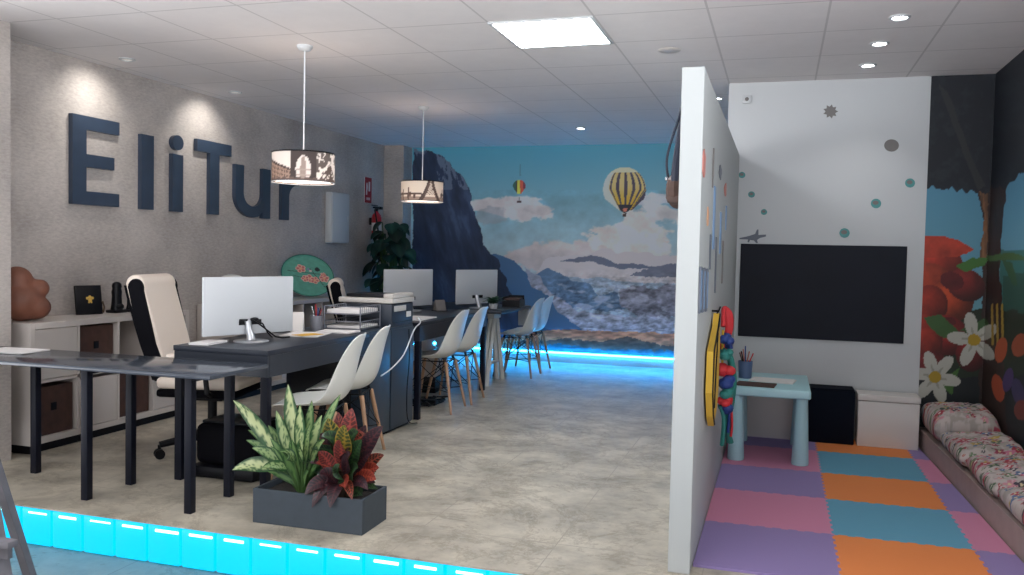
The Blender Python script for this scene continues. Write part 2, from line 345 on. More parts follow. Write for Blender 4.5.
# ------------------------------------------------------------------ mural in the main room
def mural_rgb(px, py):
    C = Canvas(px, py); n = fbm(px * .03, py * .05, 5, 2)
    t = np.clip((py - 145) / 130, 0, 1)[..., None]
    C.c = np.array((66, 130, 148)) * (1 - t) + np.array((164, 174, 176)) * t
    side = np.clip((px - 480) / 200, 0, 1)[..., None]; C.c = C.c * (1 - .1 * side) + np.array((150, 165, 170)) * .1 * side
    # clouds
    def cloud(cx, cy, rx, ry, col, seed, k=1.0):
        d = np.hypot((px - cx) / rx, (py - cy) / ry); f = fbm(px * .045, py * .07, 6, seed)
        C.put(sstep(0.0, .22, 1.0 - d + (f - .5) * 2.0) * k, col)
    cloud(512, 209, 40, 13, (186, 178, 176), 4); cloud(490, 213, 18, 10, (140, 142, 146), 5, .6); cloud(540, 209, 20, 7, (176, 168, 166), 6)
    cloud(590, 248, 60, 13, (178, 168, 164), 7); cloud(640, 232, 42, 30, (196, 184, 178), 8); cloud(650, 200, 20, 7, (176, 178, 180), 9)
    cloud(668, 214, 20, 10, (178, 174, 172), 10); cloud(628, 240, 34, 14, (196, 184, 178), 12, .8); cloud(560, 262, 60, 15, (176, 166, 164), 13)
    lum = fbm(px * .07, py * .09, 5, 21); m = (py > 190) & (py < 275); C.c = np.where(m[..., None], C.c * (0.86 + .28 * lum[..., None]), C.c)
    # mist and far ridges
    C.poly([(540, 262), (600, 250), (780, 262), (790, 300), (530, 300)], (176, 168, 168), 10, .05, 3)
    C.poly([(560, 262), (575, 258), (590, 255), (600, 257), (615, 263), (640, 264), (660, 268), (625, 269), (605, 266), (590, 261), (570, 262)], (92, 96, 112), 3, .2, 4)
    C.poly([(628, 276), (650, 268), (672, 263), (790, 262), (790, 277), (650, 277)], (98, 100, 114), 4, .2, 5)
    C.poly([(560, 276), (600, 278), (640, 284), (790, 282), (790, 345), (530, 345)], (136, 150, 164), 6, .08, 6)
    # glacier and rock faces
    C.poly([(534, 274), (548, 269), (558, 272), (572, 280), (590, 284), (597, 296), (612, 292), (616, 285), (620, 300), (640, 308), (600, 312), (570, 306), (552, 296), (540, 284)], (84, 108, 134), 5, .15, 7)
    C.poly([(618, 290), (630, 286), (645, 285), (655, 290), (668, 284), (790, 286), (790, 320), (640, 316), (618, 304)], (112, 112, 124), 6, .2, 8)
    C.poly([(526, 268), (540, 276), (556, 296), (580, 312), (620, 316), (790, 318), (790, 345), (600, 340), (552, 330), (530, 300)], (138, 140, 152), 8, .12, 9)
    rid = np.abs(fbm(px * .06 + py * .03, py * .13, 6, 31) - .5) * 2
    m = sstep(266, 290, py) * (px > 520); dg = fbm((px + py * 1.6) * .05, (py - px * .35) * .16, 5, 44); k_ = (0.80 + .34 * rid + .45 * (dg - .45) + .5 * (fbm(px * .22, py * .3, 5, 40) - .45) + .28 * (.55 - np.clip(np.abs(fbm(px * .10 + py * .10, py * .22 - px * .03, 6, 47) - .5) * 5, 0, 1))); C.c = C.c * (1 - m + m * k_)[..., None]
    m = m * sstep(.56, .70, fbm((px + py * 1.5) * .05, (py - px * .3) * .14, 5, 55)) * (py < 328); C.put(m * .55, (176, 178, 188))
    # middle slope and dark cliff
    C.poly([(478, 256), (498, 254), (516, 262), (526, 272), (532, 286), (548, 296), (558, 312), (585, 332), (600, 352), (470, 352)], (62, 92, 122), 5, .12, 10)
    mc = C.poly([(413, 148), (427, 151), (440, 155), (449, 162), (456, 172), (464, 178), (470, 190), (471, 205), (478, 222), (484, 244), (497, 260), (507, 285), (520, 310), (545, 335), (560, 352), (413, 352)], (36, 46, 66), 5, .12, 11)
    streak = fbm(px * .12 - py * .03, py * .035, 5, 33)
    m = mc; C.c = np.where(m[..., None], C.c * (.55 + .95 * streak[..., None]), C.c)
    C.put(((streak > .6) & m & (py < 190)) * .55, (112, 122, 136)); C.put(sstep(.6, .75, streak) * m * (py >= 190) * .3, (76, 98, 124))
    # brown foreground
    C.poly([(413, 348), (500, 340), (548, 329), (600, 331), (790, 337), (790, 372), (413, 372)], (150, 104, 80), 4, .1, 12)
    C.poly([(413, 352), (540, 340), (570, 338), (600, 341), (630, 337), (660, 344), (790, 350), (790, 372), (413, 372)], (66, 56, 50), 6, .15, 13)
    C.poly([(413, 356), (560, 344), (600, 349), (790, 353), (790, 372), (413, 372)], (30, 66, 78), 6, .2, 14)
    m = py > 328; C.c = np.where(m[..., None], C.c * (.6 + .9 * fbm(px * .12, py * .4, 4, 60)[..., None]), C.c)
    # big balloon
    bx, by = 624.5, 189.5
    outline = [(bx + 21.5 * math.sin(a), by - 22.5 * math.cos(a)) for a in np.linspace(-2.0, 2.0, 24)] + [(bx + 7, by + 21), (bx - 5, by + 21)]
    mo = inside(outline, px, py); C.put(mo, (218, 160, 104)); C.put(mo * sstep(by - 6, by + 16, py), (226, 146, 44))
    hw = np.where(py < by, np.sqrt(np.clip(1 - ((py - by) / 22.5) ** 2, 0.02, 1)) * 21.5, np.clip(21.5 - (py - by) * .72, 5, 22))
    a = np.arcsin(np.clip((px - bx) / hw, -1, 1)); st_ = np.sin(a * 16 + .6) > .25
    C.put(mo & st_ & (a > -.75), (70, 60, 72)); C.put(mo & (a < -.8), (176, 176, 166)); C.put(mo & (py < by - 17), (196, 176, 150))
    C.poly([(bx - 7, by + 15), (bx + 8, by + 15), (bx + 5, by + 21), (bx, by + 24), (bx - 4, by + 21)], (44, 40, 48)); C.poly([(bx - 2, by + 19), (bx + 3, by + 19), (bx + 2, by + 22), (bx - 1, by + 22)], (190, 110, 90))
    C.poly([(bx - 2, by + 24), (bx + 2, by + 24), (bx + 1.5, by + 27.5), (bx - 1.5, by + 27.5)], (60, 44, 40))
    # small balloon
    sx, sy = 519.3, 186
    so = [(sx + 6.4 * math.sin(q), sy - 6.2 * math.cos(q)) for q in np.linspace(-1.9, 1.9, 16)] + [(sx + 1.6, sy + 8), (sx - 1.6, sy + 8)]
    mo = inside(so, px, py); q = (px - sx) / 6.4
    C.put(mo, (52, 84, 74)); C.put(mo & (q > -.5), (70, 60, 50)); C.put(mo & (q > -.3), (226, 184, 74)); C.put(mo & (q > .12), (200, 80, 62)); C.put(mo & (q > .62), (120, 56, 62))
    C.poly([(sx - 2.4, sy + 14.5), (sx + 2.2, sy + 14.5), (sx + 2.0, sy + 17), (sx - 2.2, sy + 17)], (76, 58, 56)); C.poly([(sx - .6, sy + 11.5), (sx + .5, sy + 11.5), (sx + .5, sy + 15), (sx - .6, sy + 15)], (80, 70, 74))
    m = (np.abs(px - 520.2) < .8) & (py > 164) & (py < 176); C.put(m * .35, (60, 80, 92))
    return C.c
mu = painted_plane('mountain_mural', lambda u, v: (-4.435 + u * 4.03, 0 * u + YB - 0.004, 0.1 + v * (ZC - 0.1)), 500, 300, mural_rgb, gain=1.95, thick=np.array((0, 0.003, 0)))
tag(mu, 'photo mural of snowy mountains, clouds and two hot-air balloons covering the far wall', 'wall mural')
ls = thing('led_strip', 'glowing cyan light strip along the foot of the mountain mural', 'light strip', (-2.42, YB - 0.03, 0.112))
MB().box(-2.015, 2.015, 0.006, 0.02, -0.010, 0.012, 0.002).build('channel', M['alu'], ls)
MB().box(-2.01, 2.01, -0.020, 0.005, -0.008, 0.016, 0.004).build('diffuser', M['led'], ls)

# ------------------------------------------------------------------ mural in the play corner
def jungle_rgb(px, py):
    C = Canvas(px, py); n = fbm(px * .05, py * .05, 4, 3)
    t = np.clip((py - 150) / 160, 0, 1)[..., None]
    C.c = np.array((96, 168, 206)) * (1 - t) + np.array((130, 196, 214)) * t
    C.put((px > 1000) & (py > 250), (64, 140, 136)); C.put((px > 1003) & (py > 268 + 12 * n), (46, 104, 90))
    C.put(py > 300 + 20 * n, (36, 56, 36)); C.put((py > 372 + 12 * n), (22, 34, 40))
    # trunk
    C.poly([(972, 60), (990, 60), (1008, 175), (1000, 240), (1002, 330), (1008, 460), (976, 460), (982, 300), (984, 220), (974, 175), (960, 150), (966, 148), (976, 160)], (62, 40, 34), 4, .1, 3)
    C.poly([(976, 175), (990, 172), (990, 215), (986, 262), (979, 262), (984, 215)], (140, 96, 62), 3, .1, 5); C.poly([(988, 175), (1003, 170), (999, 240), (1000, 330), (988, 330)], (58, 38, 34), 2, .1, 6)
    bark = fbm(px * .5, py * .05, 4, 71); m = (C.c[..., 0] > C.c[..., 2] + 12) & (px > 955); C.c = np.where(m[..., None], C.c * (.7 + .6 * bark[..., None]), C.c)
    # red flowers and leaves
    def leaf(p, col, seed=1): C.poly(p, col, 2, .15, seed)
    for cx, cy, rx, ry, r, col in [(938, 262, 26, 18, .3, (206, 62, 40)), (930, 285, 22, 22, 0, (216, 78, 44)), (952, 300, 22, 22, .2, (220, 84, 44)), (966, 285, 20, 16, .4, (150, 44, 40)), (930, 305, 18, 20, 0, (196, 58, 36)), (945, 335, 26, 20, .3, (176, 42, 38)), (925, 340, 18, 26, 0, (200, 60, 40)), (972, 352, 16, 20, .2, (140, 36, 36)), (930, 365, 18, 14, 0, (150, 34, 34))]:
        mm = C.ell(cx, cy, rx, ry, col, r); dd = np.hypot((px - cx + rx * .3) / rx, (py - cy + ry * .35) / ry); C.c = np.where(mm[..., None], C.c * np.clip(1.25 - .55 * dd, .45, 1.3)[..., None], C.c)
    leaf([(918, 236), (940, 236), (958, 240), (975, 250), (960, 256), (940, 258), (918, 256)], (212, 70, 44))
    C.ell(952, 281, 12, 9, (112, 26, 30), .3); C.ell(948, 322, 8, 5, (110, 26, 30))
    m = (C.c[..., 0] > 110) & (C.c[..., 1] < 100) & (px < 990); C.c = np.where(m[..., None], C.c * (.72 + .56 * fbm(px * .08, py * .08, 4, 81)[..., None]), C.c)
    leaf([(955, 266), (972, 258), (990, 258), (984, 266), (966, 272)], (82, 140, 60)); leaf([(924, 318), (940, 314), (958, 330), (962, 340), (944, 338), (930, 328)], (74, 118, 60)); leaf([(960, 330), (985, 318), (990, 326), (972, 336)], (70, 112, 60)); leaf([(940, 384), (960, 366), (952, 395)], (80, 130, 56))
    leaf([(986, 256), (1012, 252), (1024, 256), (1024, 260), (1004, 260), (990, 262)], (84, 124, 66)); leaf([(1002, 260), (1012, 262), (1018, 285), (1012, 285)], (60, 110, 70))
    # white flowers
    def daisy(cx, cy, r, k, a0):
        for i in range(k):
            a = a0 + 2 * PI * i / k; C.ell(cx + r * .58 * math.cos(a), cy + r * .62 * math.sin(a), r * .5, r * .26, (226, 226, 214), a)
            C.ell(cx + r * .3 * math.cos(a), cy + r * .32 * math.sin(a), r * .22, r * .05, (190, 190, 176), a)
        C.ell(cx, cy, r * .26, r * .24, (206, 170, 40))
    daisy(974, 340, 25, 5, .75); daisy(935, 377, 24, 6, .2)
    # yellow stalks and orange petals
    for x0 in (991, 996, 1001): C.poly([(x0, 305), (x0 + 2, 303), (x0 + 3, 345), (x0 + .5, 345)], (206, 170, 60))
    C.ell(1001, 350, 6, 13, (226, 106, 60), .2); C.ell(998, 388, 6, 14, (220, 96, 56), -.2); C.ell(1020, 345, 8, 12, (196, 96, 60), .3)
    C.ell(1008, 380, 5, 12, (92, 66, 132), .2); C.ell(1018, 392, 6, 14, (74, 66, 120), -.2); C.ell(1022, 410, 8, 10, (150, 66, 56))
    # dark tree crown
    edge = 185 + 3.0 * np.abs(np.sin(px * .33)) + 5 * (fbm(px * .2, py * .02, 3, 9) - .5) - 14 * sstep(1004, 1024, px) + 6 * sstep(930, 985, px) * (px < 990)
    C.put(py < edge, (18, 27, 42)); C.ell(943, 187, 3.5, 3, (18, 27, 42))
    m = py < edge; C.put(m * sstep(.5, .75, fbm(px * .12, py * .12, 5, 90)) * .5, (44, 60, 66))
    C.poly([(938, 84), (948, 92), (976, 168), (986, 186), (978, 190), (962, 150)], (50, 52, 56), 2, .1, 4)
    return C.c
o = painted_plane('jungle_mural', lambda u, v: (0.96 + u * (XR - 0.004 - 0.96), 0 * u + YP - 0.004, v * ZC), 70, 340, jungle_rgb, gain=0.55, thick=np.array((0, 0.003, 0)))
tag(o, 'mural strip of red flowers, white daisies and a dark tree beside the white play wall', 'wall mural')
o = painted_plane('jungle_mural', lambda u, v: (0 * u + XR - 0.004, YP - 0.006 - u * 2.9, v * ZC), 260, 340, jungle_rgb, gain=0.55, thick=np.array((0.003, 0, 0)))
tag(o, 'dark tree and flower mural on the side wall above the floral cushions', 'wall mural')

# ================================================================== CEILING FITTINGS
def ceiling_panel(x0, y0, label):
    t = thing('ceiling_light_panel', label, 'ceiling light', (x0 + 0.3, y0 + 0.305, ZC))
    f = MB()
    for a, b, c, d in [(-.3, .3, -.305, -.285), (-.3, .3, .285, .305), (-.3, -.28, -.285, .285), (.28, .3, -.285, .285)]: f.box(a, b, c, d, -0.012, -0.001, 0.003)
    f.build('frame', M['white'], t); MB().box(-.28, .28, -.285, .285, -0.008, -0.002).build('diffuser', M['panel'], t, smooth=0); return t
ceiling_panel(-1.6, 4.585, 'bright square ceiling light panel above the aisle')
for x0, y0 in [(-1.6, 0.315), (-3.4, 0.315)]: ceiling_panel(x0, y0, 'added square ceiling light panel out of view over the lower floor')  # unseen panels added to brighten the room from behind the camera
def downlight(x, y, label, m, power, aim=(0, 0, -1), col=(1, .98, .95), size=1.9, blend=.8):
    t = thing('downlight', label, 'downlight', (x, y, ZC))
    MB().lathe([(.055, 0), (.055, -.006), (.042, -.010), (.036, -.004), (.036, 0)], 28).build('trim_ring', M['white'], t)
    MB().lathe([(0.0001, -.006), (.02, -.0065), (.035, -.004)], 20).build('lens', m, t)
    l = bpy.data.lights.new('beam', 'SPOT'); l.energy = power; l.spot_size = size; l.spot_blend = blend; l.shadow_soft_size = .04; l.color = col
    o = bpy.data.objects.new('beam', l); COL.objects.link(o); o.parent = t; o.location = (0, 0, -.03)
    o.rotation_euler = Vector(aim).to_track_quat('-Z', 'Y').to_euler(); return t
DL = 7
downlight(.56, 4.97, 'lit downlight in the play corner, first of three from the camera', M['bulb'], DL)
downlight(.52, 5.54, 'lit downlight in the play corner, middle of three', M['bulb'], DL)
downlight(.51, 6.14, 'lit downlight in the play corner, closest to the chalkboard wall', M['bulb'], DL)
downlight(-1.98, 8.63, 'single lit downlight before the mountain mural', M['bulb'], 16)
downlight(-.53, 7.18, 'lit downlight seen just over the top of the partition', M['bulb'], 9)
downlight(-4.36, 4.95, 'wall-washing downlight above the first big letters', M['bulbfar'], 14, (-.8, 0, -1), (1, .97, .92), 1.9, 1.0)
downlight(-4.36, 6.19, 'wall-washing downlight above the small letter i', M['bulbfar'], 14, (-.8, 0, -1), (1, .97, .92), 1.9, 1.0)
t = thing('smoke_detector', 'small round white detector on the ceiling near the partition', 'smoke detector', (-.70, 5.46, ZC))
MB().lathe([(.07, 0), (.07, -.004), (.06, -.008), (.0001, -.008)], 24).build('body', M['lam'], t)

# pendant lamps with printed drum shades
def city1(u, v):            # u around, v up
    C = Canvas(u, v); C.c[:] = (222, 212, 204); q = (u * 2.0) % 1
    roof = np.where(q < .42, .82 - q * 1.15, .0); C.put(v < roof, (150, 126, 112)); C.put((v < roof) & (np.sin(q * 210) > .1) & (np.sin((v + q * .9) * 44) > .0), (84, 66, 60)); C.put((np.abs(v - roof) < .04) & (q < .42), (70, 58, 54))
    C.put((q > .40) & (q < .66), (66, 56, 54)); C.put((((q - .53) / .075) ** 2 + ((v - .38) / .45) ** 2 < 1) & (v > .06), (214, 204, 198)); C.put((((q - .53) / .03) ** 2 + ((v - .2) / .62) ** 2 < 1) & (v > .06), (150, 134, 126)); C.put((np.abs(q - .53) < .07) & (np.sin(v * 40) > .4) & (v < .5) & (v > .1), (160, 146, 138))
    C.put((q >= .66) & (v > .25) & (fbm(q * 30, v * 8, 4, 4) > .36 + .9 * (q - .66)), (92, 82, 78))
    C.put(inside([(.70, .08), (.84, .62), (.97, .08)], q, v) & (fbm(q * 60, v * 12, 3, 6) > .42), (88, 74, 68)); C.put(v < .10 + .03 * np.sin(q * 80), (96, 80, 74))
    C.put((v > .96) | (v < .03), (56, 48, 46)); return C.c
def city2(u, v):
    C = Canvas(u, v); C.c[:] = (228, 216, 202); q = (u * 2.0) % 1
    C.put(v < .20, (156, 138, 126)); C.put((v < .42) & (v > .2) & (np.sin(q * 70) + np.sin(q * 31) > .5) & (q < .6), (120, 102, 94)); C.put((np.abs(v - .34) < .045) & (q < .66), (86, 70, 64))
    C.put((v < .33) & (v > .12) & ((np.abs(((q * 9) % 1) - .5) > .36)) & (q < .66), (96, 80, 74))
    for c, w, h in [(.06, .01, .62), (.16, .008, .55), (.33, .01, .58), (.45, .008, .66)]: C.put((np.abs(q - c) < w) & (v < h), (104, 88, 82))
    for k in (-1, 1):
        C.put(np.abs(q - (.80 + k * (.03 + .13 * (1 - v) ** 1.6))) < .022 + .012 * (1 - v), (84, 70, 66))
    C.put((np.abs(q - .80) < .12 * (1 - v) + .02) & (np.sin((v + q * 3) * 50) > .3) & (v > .3), (110, 94, 88))
    C.put((v > .96) | (v < .03), (76, 62, 58)); return C.c
def pendant(loc, r, z0, z1, fn, label, rot):
    t = thing('pendant_lamp', label, 'pendant lamp', (loc[0], loc[1], ZC), 0, 'drum pendant lamps over the desks'); d0, d1 = z0 - ZC, z1 - ZC
    MB().lathe([(.05, 0), (.05, -.012), (.035, -.03), (.008, -.036), (.0001, -.036)], 24).build('ceiling_rose', M['white'], t)
    MB().cyl((0, 0, -.03), (0, 0, d1 - .04), .0045, n=8).build('cord', M['cable_w'], t)
    n = 168; k = 22; U, V = np.meshgrid(np.arange(n + 1) / n, np.arange(k + 1) / k, indexing='ij'); rgb = lin(fn((U + rot) % 1, V)) 
    s = MB(); s.grid(lambda u, v: (r * math.cos(2 * PI * u), r * math.sin(2 * PI * u), d0 + v * (d1 - d0)), n, k, None, lambda u, v: tuple(rgb[round(u * n), round(v * k)]))
    s.build('shade', M['shade'], t, color=True, merge=False, recalc=False)
    MB().tube([(r * math.cos(a), r * math.sin(a), d1) for a in np.linspace(0, 2 * PI, 49)], .004, 6).build('top_ring', M['black'], t)
    MB().tube([(r * math.cos(a), r * math.sin(a), d0) for a in np.linspace(0, 2 * PI, 49)], .003, 6).build('bottom_ring', M['white'], t)
    sp = MB()
    for a in (0, 2 * PI / 3, 4 * PI / 3): sp.cyl((0, 0, d1 - .03), (r * math.cos(a), r * math.sin(a), d1), .002, n=6)
    sp.cyl((0, 0, d1 - .1), (0, 0, d1 - .02), .018); sp.build('lamp_holder', M['white'], t)
    MB().ell((0, 0, d1 - .125), .03, .03, .038).build('bulb', M['lamp_in'], t)
    MB().lathe([(.0001, d0 + .012), (r * .985, d0 + .012), (r * .985, d0 + .009), (.0001, d0 + .009)], 48).build('diffuser', M['lamp_in'], t)
    l = bpy.data.lights.new('glow', 'POINT'); l.energy = 1.3; l.color = (1, .88, .78); l.shadow_soft_size = .05
    o = bpy.data.objects.new('glow', l); COL.objects.link(o); o.parent = t; o.location = (0, 0, d0 + .07)
pendant((-2.92, 4.87), .196, 1.715, 1.900, city1, 'pendant lamp with a sepia city print, nearer of the two hanging lamps', .43)
pendant((-3.08, 7.15), .188, 1.735, 1.912, city2, 'pendant lamp with a bridge and tower print, farther of the two', .02)

# ================================================================== LEFT WALL
def letter_m(): return Matrix(((0, 0, 1, XL), (1, 0, 0, 0), (0, 1, 0, 0), (0, 0, 0, 1)))   # local (y,z,depth)
LM = letter_m(); D = .036; z0, zt = 1.57, 2.19
def letter(name, label, polys):
    mb = MB()
    for p in polys: mb.prism(p, 0.001, D, LM)
    o = mb.build(name, M['letter'], None, smooth=30); tag(o, label, 'sign letter', 'big letters of the wall sign'); return o
def bar(a, b, c, d): return [(a, c), (b, c), (b, d), (a, d)]
letter('letter_e', 'big slate-blue capital E on the grey wall, first letter of the sign', [[(4.78, z0), (5.22, z0), (5.22, z0 + .095), (4.905, z0 + .095), (4.905, 1.835), (5.17, 1.835), (5.17, 1.925), (4.905, 1.925), (4.905, zt - .095), (5.22, zt - .095), (5.22, zt), (4.78, zt)]])
letter('letter_l', 'slate-blue straight lowercase l on the grey wall after the capital E', [bar(5.45, 5.585, z0, 2.14)])
it = thing('letter_i', 'slate-blue lowercase i with a round dot on the grey wall', 'sign letter', (0, 0, 0), 0, 'big letters of the wall sign')
MB().prism(bar(5.80, 5.93, z0, 2.03), .001, D, LM).build('stem', M['letter'], it, smooth=30)
MB().prism([(5.865 + .068 * math.cos(a), 2.125 + .06 * math.sin(a)) for a in np.linspace(0, 2 * PI, 28, endpoint=False)], .001, D, LM).build('dot', M['letter'], it, smooth=30)
letter('letter_t', 'slate-blue capital T on the grey wall after the dotted i', [[(6.275, z0), (6.405, z0), (6.405, zt - .1), (6.575, zt - .1), (6.575, zt), (6.105, zt), (6.105, zt - .1), (6.275, zt - .1)]])
def arc(cy, cz, ry, rz, a0, a1, n=18): return [(cy + ry * math.cos(a), cz + rz * math.sin(a)) for a in np.linspace(a0, a1, n)]
letter('letter_u', 'slate-blue lowercase u on the grey wall partly beside the near lamp shade', [[(6.635, 2.035)] + arc(6.90, z0 + .2, .265, .2, PI, 1.62 * PI) + [(7.06, z0 + .055), (7.06, z0), (7.19, z0), (7.19, 2.035), (7.06, 2.035)] + arc(6.91, z0 + .22, .15, .12, 0, -PI) + [(6.765, 2.035)]])
letter('letter_r', 'slate-blue lowercase r on the grey wall, half hidden by the near lamp', [[(7.39, z0), (7.52, z0)] + [(7.52, 1.80)] + arc(7.68, 1.80, .16, .125, PI, .45 * PI)[1:] + [(7.72, 2.04)] + arc(7.70, 1.85, .18, .19, .5 * PI, .85 * PI)[1:] + [(7.52, 2.035), (7.39, 2.035)]])

t = thing('electrical_panel', 'white wall-mounted electrical cabinet beside the last letter', 'electrical panel', (XL, 8.49, 1.36))
MB().box(0.001, .075, -.2, .2, 0, .55, .006).build('housing', M['white'], t); d = MB().box(.0755, .085, -.19, .19, .01, .54, .004).build('door', M['white'], t)
MB().box(.0855, .092, .14, .16, .24, .30, .002).build('latch', M['alu'], d)
def sign_rgb(u, v):
    C = Canvas(u, v); C.c[:] = (150, 28, 40); C.put((u > .55) & (u < .8) & (v > .45) & (v < .85), (222, 206, 206)); C.put(((u - .32) / .12) ** 2 + ((v - .62) / .18) ** 2 < 1, (222, 206, 206)); C.put((np.abs(u - .3) < .1) & (v > .3) & (v < .5), (222, 206, 206))
    C.put((v < .22) & (v > .12) & (u > .15) & (u < .85) & (np.sin(u * 60) > -.2), (220, 200, 200)); return C.c
sg = MB().grid(lambda u, v: (XL + .004, 9.20 + .18 * u, 1.85 + .30 * v), 30, 40, None, lambda u, v: tuple(lin(sign_rgb(np.array(u), np.array(v))))); sg.box(XL + .0005, XL + .0038, 9.20, 9.38, 1.85, 2.15)
tag(sg.build('fire_sign', M['attr'], smooth=0, color=True), 'red and white fire extinguisher sign on the wall above the extinguisher', 'safety sign')
t = thing('fire_extinguisher', 'red fire extinguisher with black hose hanging on the wall in the corner', 'fire extinguisher', (XL + .10, 9.33, 1.42)).__setattr__('scale', (.85, .85, .85)) or COL.objects['fire_extinguisher']
MB().lathe([(.0001, 0), (.062, .005), (.068, .03), (.068, .30), (.06, .34), (.03, .37), (.022, .39), (.0001, .39)], 24).build('cylinder', M['red'], t)
MB().lathe([(.0687, .12), (.0692, .13), (.0692, .22), (.0687, .23)], 24).build('paper_label', M['paper'], t)
v_ = MB().cyl((0, 0, .385), (0, 0, .43), .02).box(-.02, .02, -.09, .06, .43, .455, .006).box(-.012, .012, -.14, .02, .462, .475, .004).box(-.03, .03, .05, .14, .42, .46, .006); v_.build('valve', M['black'], t)
MB().tube([(0.01, -.06, .44), (.03, -.12, .40), (.05, -.11, .28), (.06, -.08, .15), (.065, -.07, .08)], .011, 8).build('hose', M['black'], t)
MB().box(-.10, -.068, -.03, .03, .2, .3, .003).build('bracket', M['black'], t)

# cube shelving along the wall
XF = -4.32; SD = .37
def shelf_unit(y0, ncol, label, doors):
    n = ncol; cw = .335; W = n * cw + (n - 1) * .018 + .076; t = thing('cube_shelf', label, 'shelf unit', (XF, y0, 0), 0)
    MB().box(-SD + .02, -.03, .02, W - .02, 0, .055).build('plinth', M['black'], t, smooth=0)
    b = MB(); b.box(-SD, 0, 0, .038, .055, .804, .002); b.box(-SD, 0, W - .038, W, .055, .804, .002); b.box(-SD, 0, .038, W - .038, .055, .093, .002); b.box(-SD, 0, .038, W - .038, .766, .804, .002); b.box(-SD, -.002, .038, W - .038, .43, .448)
    for i in range(1, n): yy = .038 + i * cw + (i - 1) * .018; b.box(-SD, -.002, yy, yy + .018, .093, .766)
    b.build('carcass', M['lam'], t, smooth=0)
    MB().box(-SD - .006, -SD - .001, .01, W - .01, .06, .80).build('back_panel', M['lam'], t, smooth=0)
    for (c, r) in doors:
        yy = .038 + c * (cw + .018); zz = .093 if r == 0 else .448
        MB().box(-.022, -.004, yy + .003, yy + cw - .003, zz + .003, zz + .315, .002).build('door', M['lam'], t, smooth=0)
    return t
shelf_unit(4.10, 4, 'white cube shelf along the grey wall behind the front desk', [(0, 1), (1, 0), (3, 0)])
shelf_unit(6.15, 5, 'white cube shelf farther along the wall under the round teal tray', [(0, 0), (2, 0)])
def brown_box(c, r, y0, label):
    yy = y0 + .038 + c * .353 + .167; zz = .0935 if r == 0 else .4485
    t = thing('storage_box', label, 'storage box', (XF - .03, yy, zz), 0, 'brown boxes in the cube shelf')
    mb = MB(); mb.box(-.31, 0, -.155, .155, 0, .305, .004); mb.build('body', M['brownbox'], t, smooth=0)
    MB().box(.0005, .004, -.022, .022, .15, .20, .001).build('grip_hole', M['black'], t, smooth=0)
brown_box(0, 0, 4.10, 'brown box with square grip in the lower corner cell near the pillar')
brown_box(1, 1, 4.10, 'brown box in the upper cell beneath the black plaque')
brown_box(2, 0, 4.10, 'brown box in the lower cell behind the office chair base')

# things on the cube shelf
ZS = .804
t = thing('ornament', 'brown lumpy clay ornament on the shelf beside the pillar', 'ornament', (-4.53, 4.25, ZS + .004))
mb = MB(); mb.ell((0, -.02, .12), .12, .14, .125).ell((-.02, -.03, .24), .09, .10, .10).ell((.06, .07, .20), .055, .055, .06).ell((.04, .04, .08), .10, .10, .08)
o = mb.build('body', M['clay'], t, merge=False); rm = o.modifiers.new('r', 'REMESH'); rm.mode = 'VOXEL'; rm.voxel_size = .012; rm.use_smooth_shade = True; sm = o.modifiers.new('s', 'SMOOTH'); sm.iterations = 6; sm.factor = .6
t = thing('plaque', 'black plaque with a small gold crest leaning on the shelf', 'plaque', (-4.56, 4.83, ZS), -.35)
Mt = Matrix.Rotation(-.16, 4, 'Y'); MB().box(-.012, .012, -.095, .085, 0.003, .205, .003, Mt).build('board', M['black'], t)
g = MB()
for yy, zz, r in [(-.018, .115, .01), (0, .122, .012), (.018, .115, .01), (0, .10, .014), (-.008, .086, .007), (.008, .086, .007)]: g.ell((.0135, yy, zz), .002, r, r, 10, 6, Mt)
g.build('crest', M['gold'], t); MB().tube([Mt @ Vector((.015, .085, .01)), Mt @ Vector((.016, .095, .05)), Mt @ Vector((.016, .085, .09))], .007, 6).build('side_figure', M['brownstem'], t)
t = thing('figurine', 'dark hooded figurine on the shelf, beside the black plaque', 'figurine', (-4.56, 5.08, ZS))
MB().box(-.045, .045, -.06, .06, 0, .022, .006).build('base', M['black'], t)
MB().lathe([(.0001, .022), (.042, .022), (.036, .06), (.033, .12), (.036, .15), (.03, .175), (.034, .19), (.03, .21), (.015, .222), (.0001, .224)], 18).ell((.03, 0, .045), .02, .035, .022).build('figure', M['black'], t)
t = thing('figurine', 'slim dark standing figurine on the shelf next to the white office chair', 'figurine', (-4.56, 5.21, ZS))
MB().box(-.04, .04, -.05, .05, 0, .018, .005).build('base', M['black'], t)
MB().lathe([(.0001, .018), (.026, .018), (.02, .05), (.018, .10), (.03, .14), (.034, .165), (.015, .178), (.014, .19), (.02, .20), (.019, .218), (.0001, .222)], 16).ell((.02, 0, .03), .02, .03, .014).build('figure', M['black'], t)
t = thing('ornament', 'white rounded ornament on a dark stand showing above the near monitor', 'ornament', (-4.52, 6.42, ZS))
MB().lathe([(.0001, 0), (.10, 0), (.09, .02), (.03, .05), (.025, .15), (.06, .17), (.0001, .172)], 18).build('stand', M['black'], t)
MB().ell((0, -.03, .205), .09, .13, .05).ell((0, .10, .19), .04, .10, .02).build('shell', M['shell'], t)
